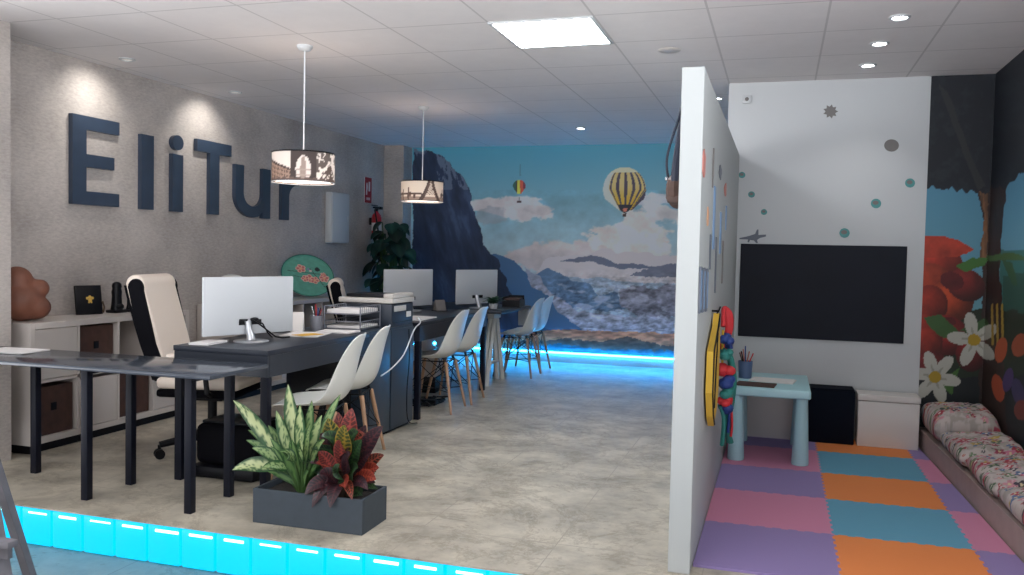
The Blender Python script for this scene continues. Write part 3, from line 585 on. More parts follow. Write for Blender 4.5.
# teal oval tray
t = thing('decorative_tray', 'oval teal tray painted with pink blossoms leaning on the shelf', 'tray', (-4.47, 7.56, ZS))
def tray_rgb(x, y):
    C = Canvas(x, y); C.c[:] = (84, 158, 140); C.c *= (.92 + .16 * fbm(x * 9, y * 9, 3, 2))[..., None]
    for a, b, c_, d in [(-.75, -.05, .7, .3), (-.5, -.2, .3, -.12), (.0, .35, .75, -.3)]:
        s = np.clip(((x - a) * (c_ - a) + (y - b) * (d - b)) / ((c_ - a) ** 2 + (d - b) ** 2), 0, 1); dd = np.hypot(x - a - s * (c_ - a), y - b - s * (d - b)); C.put(dd < .014, (44, 70, 66))
    for cx, cy, r in [(-.32, .22, .2), (.08, -.12, .2), (.30, -.12, .18), (-.05, -.18, .16), (.62, .10, .2), (.55, .25, .12)]:
        for i in range(5): a = i * 1.2566 + cx * 5; C.ell(cx + r * .55 * math.cos(a), cy + r * .55 * math.sin(a), r * .44, r * .44, (232, 186, 170)); C.ell(cx + r * .55 * math.cos(a), cy + r * .55 * math.sin(a), r * .3, r * .3, (196, 108, 108))
        C.ell(cx, cy, r * .26, r * .26, (226, 170, 130))
    C.ell(.27, .42, .10, .10, (22, 38, 42)); C.ell(-.05, .3, .05, .05, (120, 130, 170)); C.ell(.05, .25, .05, .05, (200, 190, 180)); C.put(np.hypot(x, y) > .955, (44, 100, 92)); return C.c
TM = RZ(-.9) @ Matrix.Rotation(-.14, 4, 'Y')
RX, RY = .265, .205; mb = MB(); nr, na = 40, 120
rr, aa = np.meshgrid(np.linspace(0, 1, nr + 1), np.linspace(0, 2 * PI, na + 1), indexing='ij'); trgb = lin(tray_rgb(rr * np.cos(aa), rr * np.sin(aa)))
cr, sr = math.cos(-.30), math.sin(-.30)
def tp(r, a, dx=.0):
    y, z = RX * r * math.cos(a), RY * r * math.sin(a); return (dx, y * cr - z * sr, y * sr + z * cr + .222)
mb.grid(lambda u, v: tp(u, 2 * PI * v, .02 + .012 * max(0, u - .9) * 10), nr, na, TM, lambda u, v: tuple(trgb[round(u * nr), round(v * na)]))
mb.build('painted_face', M['attr'], t, color=True, merge=False)
rim = MB(); rim.grid(lambda u, v: tp(1.0 - .25 * u, 2 * PI * v, .031 - .028 * u), 4, na, TM); rim.grid(lambda u, v: tp(.75 * (1 - u), 2 * PI * v, .003), 2, na, TM); rim.build('back', M['ribgreen'], t)

# big plant in the corner
def leaf(mb, B, T, W, colfn, lift=.25, nrm=(0, -.5, .8), nu=12, nv=6, fold=.25, shape=1.0, curl=0.0):
    B, T = Vector(B), Vector(T); L = (T - B).length; mid = (B + T) / 2 + Vector((0, 0, lift * L)); N0 = Vector(nrm).normalized()
    def P(u): return B * (1 - u) ** 2 + mid * 2 * u * (1 - u) + T * u * u
    def f(u, v):
        p = P(u); tg = (P(min(1, u + .02)) - P(max(0, u - .02))).normalized(); sd = tg.cross(N0)
        sd = sd.normalized() if sd.length > 1e-4 else Vector((1, 0, 0)); up = sd.cross(tg)
        w = W * .5 * (math.sin(PI * min(1, u ** shape)) ** .8) + .002 * (1 - u); s = v * 2 - 1
        return p + sd * (s * w) + up * (fold * w * abs(s) + curl * math.sin(u * 9 + s) * w * .25)
    mb.grid(f, nu, nv, None, lambda u, v: colfn(u, v))
def rl(c): return tuple(lin(c))
rnd = random.Random(5)
t = thing('potted_plant', 'tall dark green leafy plant in the far corner below the extinguisher', 'plant', (-4.36, 9.22, 0))
MB().lathe([(.0001, 0), (.13, 0), (.17, .30), (.18, .32), (.165, .32), (.15, .28), (.0001, .28)], 28).build('pot', M['grey_planter'], t)
MB().lathe([(.0001, .285), (.148, .285), (.148, .275), (.0001, .275)], 20).build('soil', M['soil'], t)
fo = MB(); stm = MB()
for i in range(74):
    a = rnd.uniform(0, 2 * PI); h = .62 + 1.0 * (i / 74) ** .8; rad = (.34 if h < 1.4 else .24) * rnd.uniform(.45, 1)
    bx, by, bz = .06 * math.cos(a), .06 * math.sin(a), h * rnd.uniform(.75, .9); px_, py_ = rad * math.cos(a), rad * math.sin(a)
    px_ = max(-.28, px_); b1 = (px_ * .55, py_ * .55, h + .02); tip = (px_ * 1.12, py_ * 1.12, h - rnd.uniform(.05, .2))
    stm.tube([(bx * .4, by * .4, .28), (bx, by, bz * .8), b1], .006, 5); g = rnd.uniform(.7, 1.25)
    leaf(fo, b1, tip, rnd.uniform(.13, .2), lambda u, v, g=g: rl((24 * g, 56 * g, 48 * g)) if abs(v - .5) > .08 else rl((40 * g, 76 * g, 62 * g)), .25, (math.cos(a) * .5, math.sin(a) * .5 - .4, .6), 8, 4)
for tip, b in [((.20, -.05, 1.40), (.08, 0, 1.50)), ((.26, -.02, 1.26), (.1, 0, 1.42)), ((.22, 0, 1.08), (.08, 0, 1.22))]:
    stm.tube([(0, 0, .28), (.03, 0, 1.0), b], .007, 5); leaf(fo, b, tip, .12, lambda u, v: rl((28, 62, 52)), .35, (.2, -.8, .5))
fo.build('foliage', M['leaf'], t, color=True, merge=False, recalc=False); stm.build('stems', M['stem'], t)

# ================================================================== DESKS
t = thing('side_table', 'long narrow dark polished table on thin legs in front of the first desk', 'table', (-3.43, 3.66, 0))
MB().box(-.89, .895, -.24, .24, .668, .69, .004).build('tabletop', M['glass_top'], t)
for lx in (-.54, .11, .73):
    for ly in (-.165, .145): MB().box(lx - .02, lx + .02, ly - .02, ly + .02, 0, .667, .003).build('leg', M['blackmetal'], t)
    MB().box(lx - .012, lx + .012, -.144, .124, .64, .666, .002).build('crossbar', M['blackmetal'], t)
def papers(loc, w, d, rz, label, m=None, n=1, group=None):
    t = MB()
    for k in range(n): t.box(-w / 2, w / 2, -d / 2, d / 2, .001 + .0022 * k, .003 + .0022 * k, 0, RZ(rz + rnd.uniform(-.05, .05) * (n > 1)))
    return tag(t.build('paper_sheet' if n == 1 else 'paper_stack', m or M['paper'], smooth=0, loc=loc), label, 'paper', group)
papers((-4.06, 3.74, .690), .30, .21, .06, 'white sheet of paper lying on the dark side table', n=3)

def desk(x0, x1, y0, y1, label, apron=.145, zt=.75, legs=()):
    t = thing('desk', label, 'desk', ((x0 + x1) / 2, (y0 + y1) / 2, 0)); w, d = (x1 - x0) / 2, (y1 - y0) / 2
    MB().box(-w, w, -d, d, zt - .03, zt, .003).build('desktop', M['desk'], t)
    a = MB(); a.box(-w + .005, w - .005, -d + .004, -d + .024, zt - apron, zt - .0305).box(w - .024, w - .004, -d + .025, d - .005, zt - apron, zt - .0305).box(-w + .005, w - .03, d - .025, d - .005, zt - apron, zt - .0305); a.build('apron', M['desk'], t, smooth=0)
    for lx, ly in legs: MB().box(lx * (w - .028) - .022, lx * (w - .028) + .022, ly * (d - .028) - .022, ly * (d - .028) + .022, 0, zt - .031, .003).build('leg', M['blackmetal'], t)
    return t
d1 = desk(-3.175, -2.575, 3.96, 5.145, 'dark grey desk nearest the camera carrying the first monitor', legs=[(-1, -1), (1, -1), (-1, 1)])
MB().box(-.24, .20, .515, .535, .05, .62).build('modesty_panel', M['black'], d1, smooth=0)
def pedestal(y0, y1, label):
    t = thing('pedestal_cabinet', label, 'cabinet', (-2.865, (y0 + y1) / 2, 0)); d = (y1 - y0) / 2
    MB().box(-.265, .262, -d, d, .02, .75, .004).build('body', M['pedestal'], t); MB().box(-.25, .24, -d + .01, d - .01, 0, .02).build('plinth', M['black'], t, smooth=0)
    MB().box(.2625, .272, -d + .006, d - .006, .03, .735, .003).build('side_panel', M['pedestal'], t)
pedestal(5.165, 5.515, 'slate-blue cabinet at the end of the first desk under the letter tray')
pedestal(5.525, 5.915, 'slate-blue cabinet carrying the printer')
desk(-3.20, -2.60, 6.045, 7.62, 'dark middle desk behind the printer carrying the second monitor', legs=[(-1, -1), (1, -1), (-1, 1), (1, 1)])
# trestle table
t = thing('trestle_table', 'dark table on white trestles farthest from the camera, carrying the third monitor', 'table', (-3.05, 8.2, 0))
MB().box(-.58, .56, -.5, .52, .715, .745, .003).build('tabletop', M['desk'], t)
for tx in (-.40, .345):
    tr = MB(); 
    tr.box(tx - .035, tx + .035, -.17, .05, .64, .714, .004)
    for s_, yb, yt in ((-1, -.36, -.12), (1, .15, -.03)):
        for dx in (-.03, .03):
            tr.tube([(tx + dx, yb, 0), (tx + dx * .6, yt, .64)], [.026, .024], 4)
    tr.tube([(tx, -.28, .2), (tx, .09, .2)], .016, 4); tr.build('trestle', M['shell'], t)
MB().box(.43, .55, .49, .515, .53, .714, .003).build('end_panel', M['white'], t)

# monitors
def monitor(cx, cy, zb, label, zt=.751, group='silver-backed monitors on the desks'):
    a = math.atan2(.554, .232); t = thing('monitor', label, 'monitor', (cx, cy, zt), a, group)     # local x along the width, -y = back side
    zb -= zt; MB().box(-.30, .30, -.012, .006, zb, zb + .335, .006).build('back_shell', M['alu'], t)
    MB().box(-.293, .293, .0063, .009, zb + .03, zb + .328, .001).build('screen', M['darkglass'], t, smooth=0)
    MB().box(-.075, .075, -.016, -.0122, zb + .055, zb + .085, .002).build('port_strip', M['black'], t)
    MB().lathe([(.0001, 0), (.10, 0), (.10, .005), (.096, .008), (.0001, .010)], 36, Matrix.Translation((-.02, -.055, .0)) ).build('base', M['steel'], t)
    MB().tube([(-.02, -.055, .008), (-.02, -.05, .035), (-.02, -.034, zb + .02), (-.02, -.018, zb + .085)], [.026, .022, .02, .02], 14).build('stand', M['steel'], t)
    return t
m1 = monitor(-2.955, 4.345, .79, 'silver-backed monitor on the nearest desk')
c = MB(); c.tube([(-.03, -.02, .125), (-.005, -.04, .125), (.03, -.06, .10), (.08, -.07, .06), (.14, -.06, .02), (.20, -.05, .008), (.27, -.02, .006)], .005, 6).tube([(.02, -.02, .12), (.06, -.05, .10), (.10, -.04, .045), (.16, .0, .01), (.2, .05, .006)], .0045, 6).tube([(-.075, -.022, .124), (-.04, -.03, .124), (.0, -.03, .12)], .007, 6).ell((.02, -.025, .125), .03, .012, .012); c.build('cables', M['black'], m1)
monitor(-3.22, 7.2, .79, 'silver-backed monitor behind the printer on the middle desk')
monitor(-2.86, 8.04, .785, 'silver-backed monitor on the farthest trestle table', zt=.746)

# papers and desk clutter
papers((-2.84, 4.79, .750), .24, .28, .2, 'white papers lying by the foot of the near monitor', n=3)
papers((-2.80, 4.74, .758), .10, .17, -.35, 'yellow card lying on the papers by the near monitor', M['yellowpaper'])
papers((-2.76, 5.06, .750), .24, .17, .1, 'open white booklet in front of the letter tray', n=4)
t = thing('notepad', 'white notepad at the corner of the nearest desk', 'notepad', (-3.06, 4.12, .7505), .1)
MB().box(-.06, .06, -.11, .11, 0, .012, .001).build('sheets', M['paper'], t, smooth=0); MB().box(-.061, .061, .09, .1125, .0, .0135, .001).build('binding', M['greysticker'], t, smooth=0)
t = thing('desk_calendar', 'white tent desk calendar beside the pen cup', 'calendar', (-3.08, 4.97, .7505), .45)
MB().prism([(-.07, 0), (.07, 0), (.012, .125), (-.002, .125)], -.10, .10, Matrix(((0, 0, 1, 0), (1, 0, 0, 0), (0, 1, 0, 0), (0, 0, 0, 1)))).build('card', M['whitebox'], t, smooth=0)
MB().box(-.08, .02, -.075, -.066, 0, .012).build('base_edge', M['black'], t, smooth=0)
def wire_tray(loc, rz, label):
    t = thing('letter_tray', label, 'letter tray', loc, rz)
    w, d = .13, .17
    for k in range(2):
        z = .012 + k * .10; f = MB()
        for zz in (z, z + .05): f.tube([(-w, -d, zz), (w, -d, zz), (w, d, zz), (-w, d, zz), (-w, -d, zz)], .004, 6)
        for i in range(9): xx = -w + 2 * w * i / 8; f.tube([(xx, -d, z), (xx, d, z)], .0018, 4)
        for i in range(11): yy = -d + 2 * d * i / 10; f.tube([(-w, yy, z + .05), (-w, yy, z), (w, yy, z), (w, yy, z + .05)], .0018, 4)
        f.build('tray', M['mesh'], t); MB().box(-w + .012, w - .012, -d + .015, d - .015, z + .004, z + .018 + .01 * k).build('paper_stack', M['paper'], t, smooth=0)
    for sx in (-1, 1):
        for sy in (-1, 1): MB().cyl((sx * w, sy * d, 0), (sx * w, sy * d, .165), .005, n=8).build('post', M['mesh'], t)
wire_tray((-2.80, 5.335, .7505), .06, 'two-tier grey wire letter tray full of papers beside the printer')
t = thing('pen_cup', 'grey mesh pen cup with pens on the first desk beside the letter tray', 'pen cup', (-2.945, 5.10, .7505))
MB().lathe([(.0001, 0), (.042, 0), (.042, .10), (.039, .10), (.039, .004), (.0001, .004)], 24).build('cup', M['mesh'], t)
def pens(t, n, r, h, mats, s=3):
    q = random.Random(s)
    for i in range(n):
        a = 2 * PI * i / n + q.uniform(-.3, .3); r0 = r * .4; r1 = r * q.uniform(.9, 1.5); hh = h * q.uniform(.85, 1.15)
        MB().tube([(-r0 * math.cos(a), -r0 * math.sin(a), .012), (r1 * math.cos(a), r1 * math.sin(a), hh)], .0045, 6).build('pen', mats[i % len(mats)], t)
pens(t, 6, .028, .16, [M['black'], M['red'], M['ribblue'], M['steel']])
# printer
t = thing('printer', 'dark office printer with light grey scanner lid on the slate cabinet', 'printer', (-2.79, 5.72, .7505))
MB().box(-.20, .19, -.185, .185, 0, .165, .008).build('body', M['printer'], t)
MB().box(-.23, .20, -.19, .19, .168, .205, .008).build('scanner', M['printer_top'], t)
MB().box(-.19, .11, -.15, .17, .206, .228, .006).build('lid', M['black'], t); MB().box(.115, .195, -.17, .18, .206, .236, .006).build('control_panel', M['printer_top'], t)
MB().box(.1905, .194, -.15, .05, .11, .15, .001).build('badge', M['printer_top'], t, smooth=0); MB().box(.1905, .194, .06, .14, .06, .10, .001).build('sticker', M['paper'], t, smooth=0)
MB().box(.1905, .1935, -.16, .16, .03, .035).build('tray_line', M['black'], t, smooth=0)
papers((-2.78, 6.35, .750), .24, .40, .1, 'white papers on the middle desk just behind the printer', n=4)
t = thing('card_stand', 'small grey folding stand between the second and third monitors', 'stand', (-2.96, 7.32, .7505), .9)
MB().prism([(-.04, 0), (.04, 0), (.006, .10), (.0, .10)], -.05, .05, Matrix(((0, 0, 1, 0), (1, 0, 0, 0), (0, 1, 0, 0), (0, 0, 0, 1)))).build('panel', M['greysticker'], t, smooth=0); MB().box(-.055, .055, -.052, .052, -.0, .006).build('foot', M['black'], t, smooth=0)
t = thing('desk_plant', 'low green plant on the farthest table in front of the third monitor', 'plant', (-2.66, 7.98, .7455))
MB().lathe([(.0001, 0), (.035, 0), (.045, .05), (.04, .05), (.0001, .045)], 18).build('pot', M['white'], t); fo = MB()
for i in range(46):
    a = rnd.uniform(0, 2 * PI); r_ = rnd.uniform(.05, .17); h = rnd.uniform(.05, .12); leaf(fo, (0, 0, .045), (r_ * math.cos(a) * .8, r_ * math.sin(a), h), .035, lambda u, v: rl((44, 84, 62)), .3, (0, 0, 1), 5, 2)
fo.build('foliage', M['leaf'], t, color=True, merge=False, recalc=False)
t = thing('document_box', 'dark open document box on the end of the farthest table', 'box', (-2.60, 8.45, .7455), .1)
MB().box(-.09, .09, -.14, .14, 0, .006).box(-.09, -.084, -.14, .14, .006, .10).box(.084, .09, -.14, .14, .006, .07).box(-.084, .084, .134, .14, .006, .11).box(-.084, .084, -.14, -.134, .006, .07).build('tray', M['black'], t, smooth=0); MB().box(-.07, .07, -.12, .12, .007, .085, .003).build('files', M['brownbox'], t)

# under the desks
t = thing('paper_shredder', 'black rounded bin with a base under the nearest desk', 'bin', (-2.92, 4.22, 0))
MB().box(-.22, .20, -.17, .17, 0, .07, .02).build('base', M['black'], t); MB().box(-.20, .19, -.15, .15, .072, .30, .04, seg=4).build('body', M['bfab'], t); MB().box(-.17, .16, -.12, .12, .30, .318, .008).build('lid', M['black'], t)
t = thing('computer_tower', 'pale computer tower with a blue light under the middle desk', 'computer', (-3.07, 7.42, 0), .1)
MB().box(-.10, .10, -.2, .2, .15, .60, .012).build('case', M['lam'], t); MB().box(-.09, .09, -.18, .18, 0, .149, .004).build('stand', M['black'], t); MB().ell((.085, -.2, .46), .014, .008, .014).build('power_light', M['led'], t)
t = MB(); q = random.Random(4)
for k in range(5):
    p = [(-2.82 + q.uniform(-.12, .12), 6.72 + q.uniform(-.22, .22), .012 + .006 * k) for _ in range(9)]
    fine = []
    for i in range(len(p) - 1):
        for s in np.linspace(0, 1, 6, endpoint=False):
            a0, a1 = Vector(p[max(0, i - 1)]), Vector(p[i]); a2, a3 = Vector(p[i + 1]), Vector(p[min(len(p) - 1, i + 2)])
            fine.append(.5 * (2 * a1 + (a2 - a0) * s + (2 * a0 - 5 * a1 + 4 * a2 - a3) * s * s + (3 * a1 - a0 - 3 * a2 + a3) * s ** 3))
    t.tube(fine, .006, 6)
t.box(-2.93, -2.72, 6.66, 6.72, 0.0, .045, .006)
tag(t.build('cable_tangle', M['black'], merge=False), 'tangle of black cables with a power strip on the floor under the middle desk', 'cable')
def catm(p, n=8):
    out = []; p = [Vector(a) for a in p]
    for i in range(len(p) - 1):
        for s in np.linspace(0, 1, n, endpoint=False):
            a0, a1, a2, a3 = p[max(0, i - 1)], p[i], p[i + 1], p[min(len(p) - 1, i + 2)]
            out.append(.5 * (2 * a1 + (a2 - a0) * s + (2 * a0 - 5 * a1 + 4 * a2 - a3) * s * s + (3 * a1 - a0 - 3 * a2 + a3) * s ** 3))
    return out + [p[-1]]
tag(MB().tube(catm([(-2.585, 5.95, .80), (-2.56, 5.95, .76)] + [tuple(atx(a, b, c_)) for a, b, c_ in [(414, 330, -2.545), (404, 354, -2.53), (392, 368, -2.5), (381, 376, -2.48)]]), .005, 8).build('white_cable', M['cable_w']), 'white cable hanging from the printer towards the second chair', 'cable')
tag(MB().tube(catm([(-2.585, 5.80, .72), (-2.578, 5.80, .5), (-2.575, 5.76, .25), (-2.57, 5.78, .05), (-2.55, 5.9, .01)]), .004, 8).build('black_cable', M['black']), 'black cable hanging down the printer cabinet', 'cable')

# ================================================================== SHELL CHAIRS
def shell_chair():
    t = thing('shell_chair', 'white shell chair', 'chair', (0, 0, 0), 0, 'white shell chairs with wooden legs')      # faces +x
    st = [(.235, .425, .165, .0), (.215, .442, .195, .004), (.15, .443, .215, .012), (.05, .432, .228, .025), (-.06, .428, .23, .045), (-.14, .440, .228, .07), (-.195, .485, .222, .085), (-.222, .55, .218, .082), (-.238, .62, .213, .070), (-.255, .70, .20, .052), (-.275, .77, .172, .034), (-.292, .815, .12, .018), (-.297, .828, .06, .008)]
    pts = [Vector((a * .9, 0, b)) for a, b, _, _ in st]; k = len(st) - 1
    def f(u, v):
        i = u * k; i0 = min(int(i), k - 1); s = i - i0; p = pts[i0].lerp(pts[i0 + 1], s); w = st[i0][2] * (1 - s) + st[i0 + 1][2] * s; lf = st[i0][3] * (1 - s) + st[i0 + 1][3] * s
        tg = (pts[min(i0 + 1, k)] - pts[max(i0 - 0, 0)]).normalized(); nr = Vector((-tg.z, 0, tg.x)) * -1
        if nr.z < 0 and abs(nr.z) > abs(nr.x): nr = -nr
        if i0 >= 5 and nr.x < 0: nr = -nr
        q = 2 * v - 1; return Vector((p.x, q * w, p.z)) + nr * (lf * abs(q) ** 2.2)
    sh = MB().grid(f, k, 10).build('seat_shell', M['shell'], t, merge=False, recalc=False, smooth=180)
    so = sh.modifiers.new('t', 'SOLIDIFY'); so.thickness = .009; so.offset = 0; ss = sh.modifiers.new('s', 'SUBSURF'); ss.levels = 1; ss.render_levels = 2
    for sx in (-1, 1):
        for sy in (-1, 1):
            MB().tube([(sx * .13 + (.0 if sx > 0 else .0), sy * .125, .405), (sx * .205, sy * .205, 0)], [.015, .010], 12).build('leg', M['wood'], t)
    br = MB(); hi = [(.125, .12, .41), (-.125, .12, .41), (-.125, -.12, .41), (.125, -.12, .41)]
    lo = [(.178, .174, .17), (-.178, .174, .17), (-.178, -.174, .17), (.178, -.174, .17)]
    for i in range(4): br.tube([hi[i], lo[(i + 1) % 4]], .0035, 6).tube([hi[(i + 1) % 4], lo[i]], .0035, 6).tube([hi[i], hi[(i + 1) % 4]], .005, 6)
    br.tube([lo[0], lo[2]], .0035, 6).tube([lo[1], lo[3]], .0035, 6)
    for xx, yy, _ in hi: br.cyl((xx, yy, .40), (xx * .9, yy * .9, .437), .010, n=8)
    br.build('wire_brace', M['black'], t); return t
c0 = shell_chair(); B = 'white shell chair on wooden legs, '
CH = [((-2.465, 4.28), PI + .27, B + 'nearest the camera, standing behind the planter'), ((-2.57, 4.82), PI + .24, B + 'second along the first desk, beside the slate cabinet'),
      ((-2.67, 6.53), PI + .08, B + 'nearer of two at the middle desk'), ((-2.67, 7.00), PI + .08, B + 'farther of two at the middle desk, before the trestle'),
      ((-2.62, 8.70), PI + .03, B + 'nearer of the pair in front of the mountain mural'), ((-2.64, 9.17), PI, B + 'farthest of all, closest to the mountain mural')]
for i, (p, r_, lb) in enumerate(CH): place(c0 if i == 0 else copy_tree(c0), (p[0], p[1], 0), r_, lb)

# ================================================================== OFFICE CHAIRS
def office_chair():
    t = thing('office_chair', 'cream office chair', 'office chair', (0, 0, 0), 0, 'cream high-back office chairs')      # faces +x
    fr = [(-.175, .47), (-.205, .56), (-.245, .70), (-.28, .83), (-.315, .95), (-.34, 1.04)]; bk = [(-.455, 1.05), (-.43, .95), (-.395, .83), (-.355, .70), (-.31, .58), (-.275, .48)]
    cap = [(-.399 + .060 * math.cos(a), 1.055 + .062 * math.sin(a)) for a in np.linspace(.1, PI - .1, 9)]
    prof = fr + cap + bk; XZ = Matrix(((1, 0, 0, 0), (0, 0, -1, 0), (0, 1, 0, 0), (0, 0, 0, 1)))
    pad = MB().prism(prof, -.205, .205, XZ).build('backrest', M['creme'], t, smooth=60); bv = pad.modifiers.new('b', 'BEVEL'); bv.width = .014; bv.segments = 3; bv.limit_method = 'ANGLE'; bv.angle_limit = 1.0
    cxm, czm = -.33, .78; side = [(cxm + (a - cxm) * .80, czm + (b - czm) * .93) if b > .6 else (a + (.0 if a > -.24 else .012), b) for a, b in prof]
    for sy in (-1, 1): MB().prism(side, min(sy * .2055, sy * .222), max(sy * .2055, sy * .222), XZ).build('side_panel', M['bfab'], t, smooth=60)
    MB().prism([(a - .004, b) for a, b in bk] + [(a - .02, b) for a, b in reversed(bk)], -.19, .19, XZ).build('back_cover', M['bfab'], t, smooth=60)
    MB().box(-.25, .27, -.25, .25, .435, .51, .035, seg=4).build('seat', M['creme'], t); MB().box(-.25, .24, -.24, .24, .385, .434, .018).build('seat_pan', M['bfab'], t)
    for s in (-1, 1):
        a = MB().tube([(.10, s * .25, .41), (.10, s * .30, .43), (.08, s * .31, .63)], .016, 8).build('armrest', M['black'], t); MB().box(-.14, .14, s * .31 - .032, s * .31 + .032, .63, .662, .014).build('arm_pad', M['creme'], a)
    MB().box(-.10, .10, -.09, .09, .345, .384, .01).build('mechanism', M['black'], t); MB().cyl((0, 0, .09), (0, 0, .345), .028).build('gas_column', M['black'], t)
    for k in range(5):
        a = 2 * PI * k / 5; c_, s_ = math.cos(a), math.sin(a)
        f = MB().tube([(0, 0, .125), (.15 * c_, .15 * s_, .11), (.31 * c_, .31 * s_, .085)], [.032, .026, .02], 8).build('base_arm', M['black'], t)
        w_ = MB(); nx, ny = -s_, c_
        for d_ in (-.018, .018): w_.cyl((.31 * c_ + nx * (d_ - .009), .31 * s_ + ny * (d_ - .009), .03), (.31 * c_ + nx * (d_ + .009), .31 * s_ + ny * (d_ + .009), .03), .03, n=16)
        w_.cyl((.31 * c_, .31 * s_, .045), (.31 * c_, .31 * s_, .085), .010, n=8); w_.build('caster', M['black'], f)
    return t
oc = office_chair(); place(oc, (-3.36, 4.56, 0), .22, 'cream high-back office chair with black sides behind the nearest desk')
oc2 = place(copy_tree(oc), (-3.40, 6.95, 0), .42, 'cream high-back office chair behind the middle desk, beside the teal tray'); oc2.scale = (.93, .93, .93)

# ================================================================== PLANTER
t = thing('planter', 'dark grey rectangular planter on the floor beside the step', 'planter', (-2.055, 3.615, 0), .012)
p = MB(); w, d, h = .285, .13, .163
p.box(-w, w, -d, -d + .014, 0, h, .003).box(-w, w, d - .014, d, 0, h, .003).box(-w, -w + .014, -d + .014, d - .014, 0, h, .003).box(w - .014, w, -d + .014, d - .014, 0, h, .003).box(-w + .014, w - .014, -d + .014, d - .014, 0, .015)
p.build('box', M['grey_planter'], t, smooth=20); MB().box(-w + .015, w - .015, -d + .015, d - .015, .016, h - .03).build('soil', M['soil'], t, smooth=0)
ZT = h - .03
t = thing('dieffenbachia', 'green and cream variegated plant in the planter', 'plant', (-2.15, 3.615, ZT)); fo = MB(); stm = MB(); O = Vector((-2.15, 3.615, ZT))
def dief(seed, gm=1.0):
    q = random.Random(seed); ox, oy = q.uniform(0, 99), q.uniform(0, 99)
    def f(u, v):
        s = abs(2 * v - 1); nz = float(fbm(np.array(u * 10 + ox), np.array(v * 6 + oy), 3, 1)); g = .55 + .45 * nz
        sp_ = float(fbm(np.array(u * 26 + oy), np.array(v * 12 + ox), 3, 5)); cream = sstep(.80, .45, s + (nz - .5) * .8) * sstep(-.02, .12, u) * (.25 + .75 * (sp_ > .45 - .1 * (1 - s)))
        c_ = np.array((44, 86, 46)) * g * 1.15 * (1 - cream) + np.array((190, 200, 146)) * cream * gm + np.array((90, 130, 70)) * cream * (1 - gm)
        return tuple(lin(np.clip(c_, 0, 255)))
    return f
DL_ = [((288, 384), 3.62, .085, .02, 1), ((233, 400), 3.58, .07, .12, 1), ((232, 470), 3.50, .085, .30, 1), ((341, 394), 3.60, .055, .18, .5), ((248, 430), 3.66, .05, .2, .4), ((322, 415), 3.52, .07, .15, .8),
       ((300, 404), 3.55, .07, .05, .9), ((252, 448), 3.52, .06, .25, .5), ((312, 400), 3.70, .06, .06, .5), ((268, 425), 3.70, .06, .1, .4), ((262, 468), 3.46, .06, .30, .5), ((325, 440), 3.48, .06, .25, .6), ((300, 440), 3.45, .06, .3, .7), ((276, 410), 3.60, .065, .05, .8), ((280, 452), 3.44, .06, .35, .5), ((310, 425), 3.46, .05, .2, .6), ((246, 440), 3.6, .05, .2, .3), ((270, 460), 3.7, .06, .25, .3)]
for i, (pp, Y, W, lf, gm) in enumerate(DL_):
    T_ = aty(pp[0], pp[1], Y) - O; a = math.atan2(T_.y, T_.x); b = Vector((.02 * math.cos(a), .02 * math.sin(a), .0)); k = .30; s = b.lerp(T_, k) + Vector((0, 0, lf * .25)); s.z = max(s.z, .06)
    stm.tube([b, (b + s) / 2 + Vector((0, 0, .01)), s], [.009, .007, .004], 6); leaf(fo, s, T_, W * .92, dief(i, gm), lf * .5 + .06, (.25 * T_.x, -.75, .55), 22, 10, .22, .85)
for i in range(34):
    a = rnd.uniform(0, 2 * PI); r_ = rnd.uniform(.06, .19); h_ = rnd.uniform(.06, .28); s = Vector((.015 * math.cos(a), .015 * math.sin(a), .02)); leaf(fo, s, (r_ * math.cos(a), r_ * .7 * math.sin(a), h_), rnd.uniform(.03, .05), dief(40 + i, rnd.uniform(.05, .4)), .15, (0, -.8, .5), 12, 6, .2)
fo.build('foliage', M['leaf'], t, color=True, merge=False, recalc=False); stm.build('stems', M['stem'], t)
t = thing('croton', 'red and green veined croton in the planter', 'plant', (-1.93, 3.615, ZT)); fo = MB(); stm = MB(); O = Vector((-1.93, 3.615, ZT))
def crot(seed, kind):
    q = random.Random(seed); base, vein = {0: ((50, 70, 40), (166, 142, 62)), 1: ((82, 38, 38), (160, 70, 62)), 2: ((36, 28, 36), (84, 44, 50)), 3: ((60, 44, 36), (170, 84, 66)), 4: ((28, 48, 36), (60, 92, 52)), 5: ((118, 44, 38), (166, 74, 54))}[kind]
    def f(u, v):
        s = abs(2 * v - 1); vv = (math.sin((u * 1.0 - s * .16) * 62) > .62) or s < .08 or s > .94
        return tuple(lin(np.array(vein if vv else base) * (.9 + .2 * q.random())))
    return f
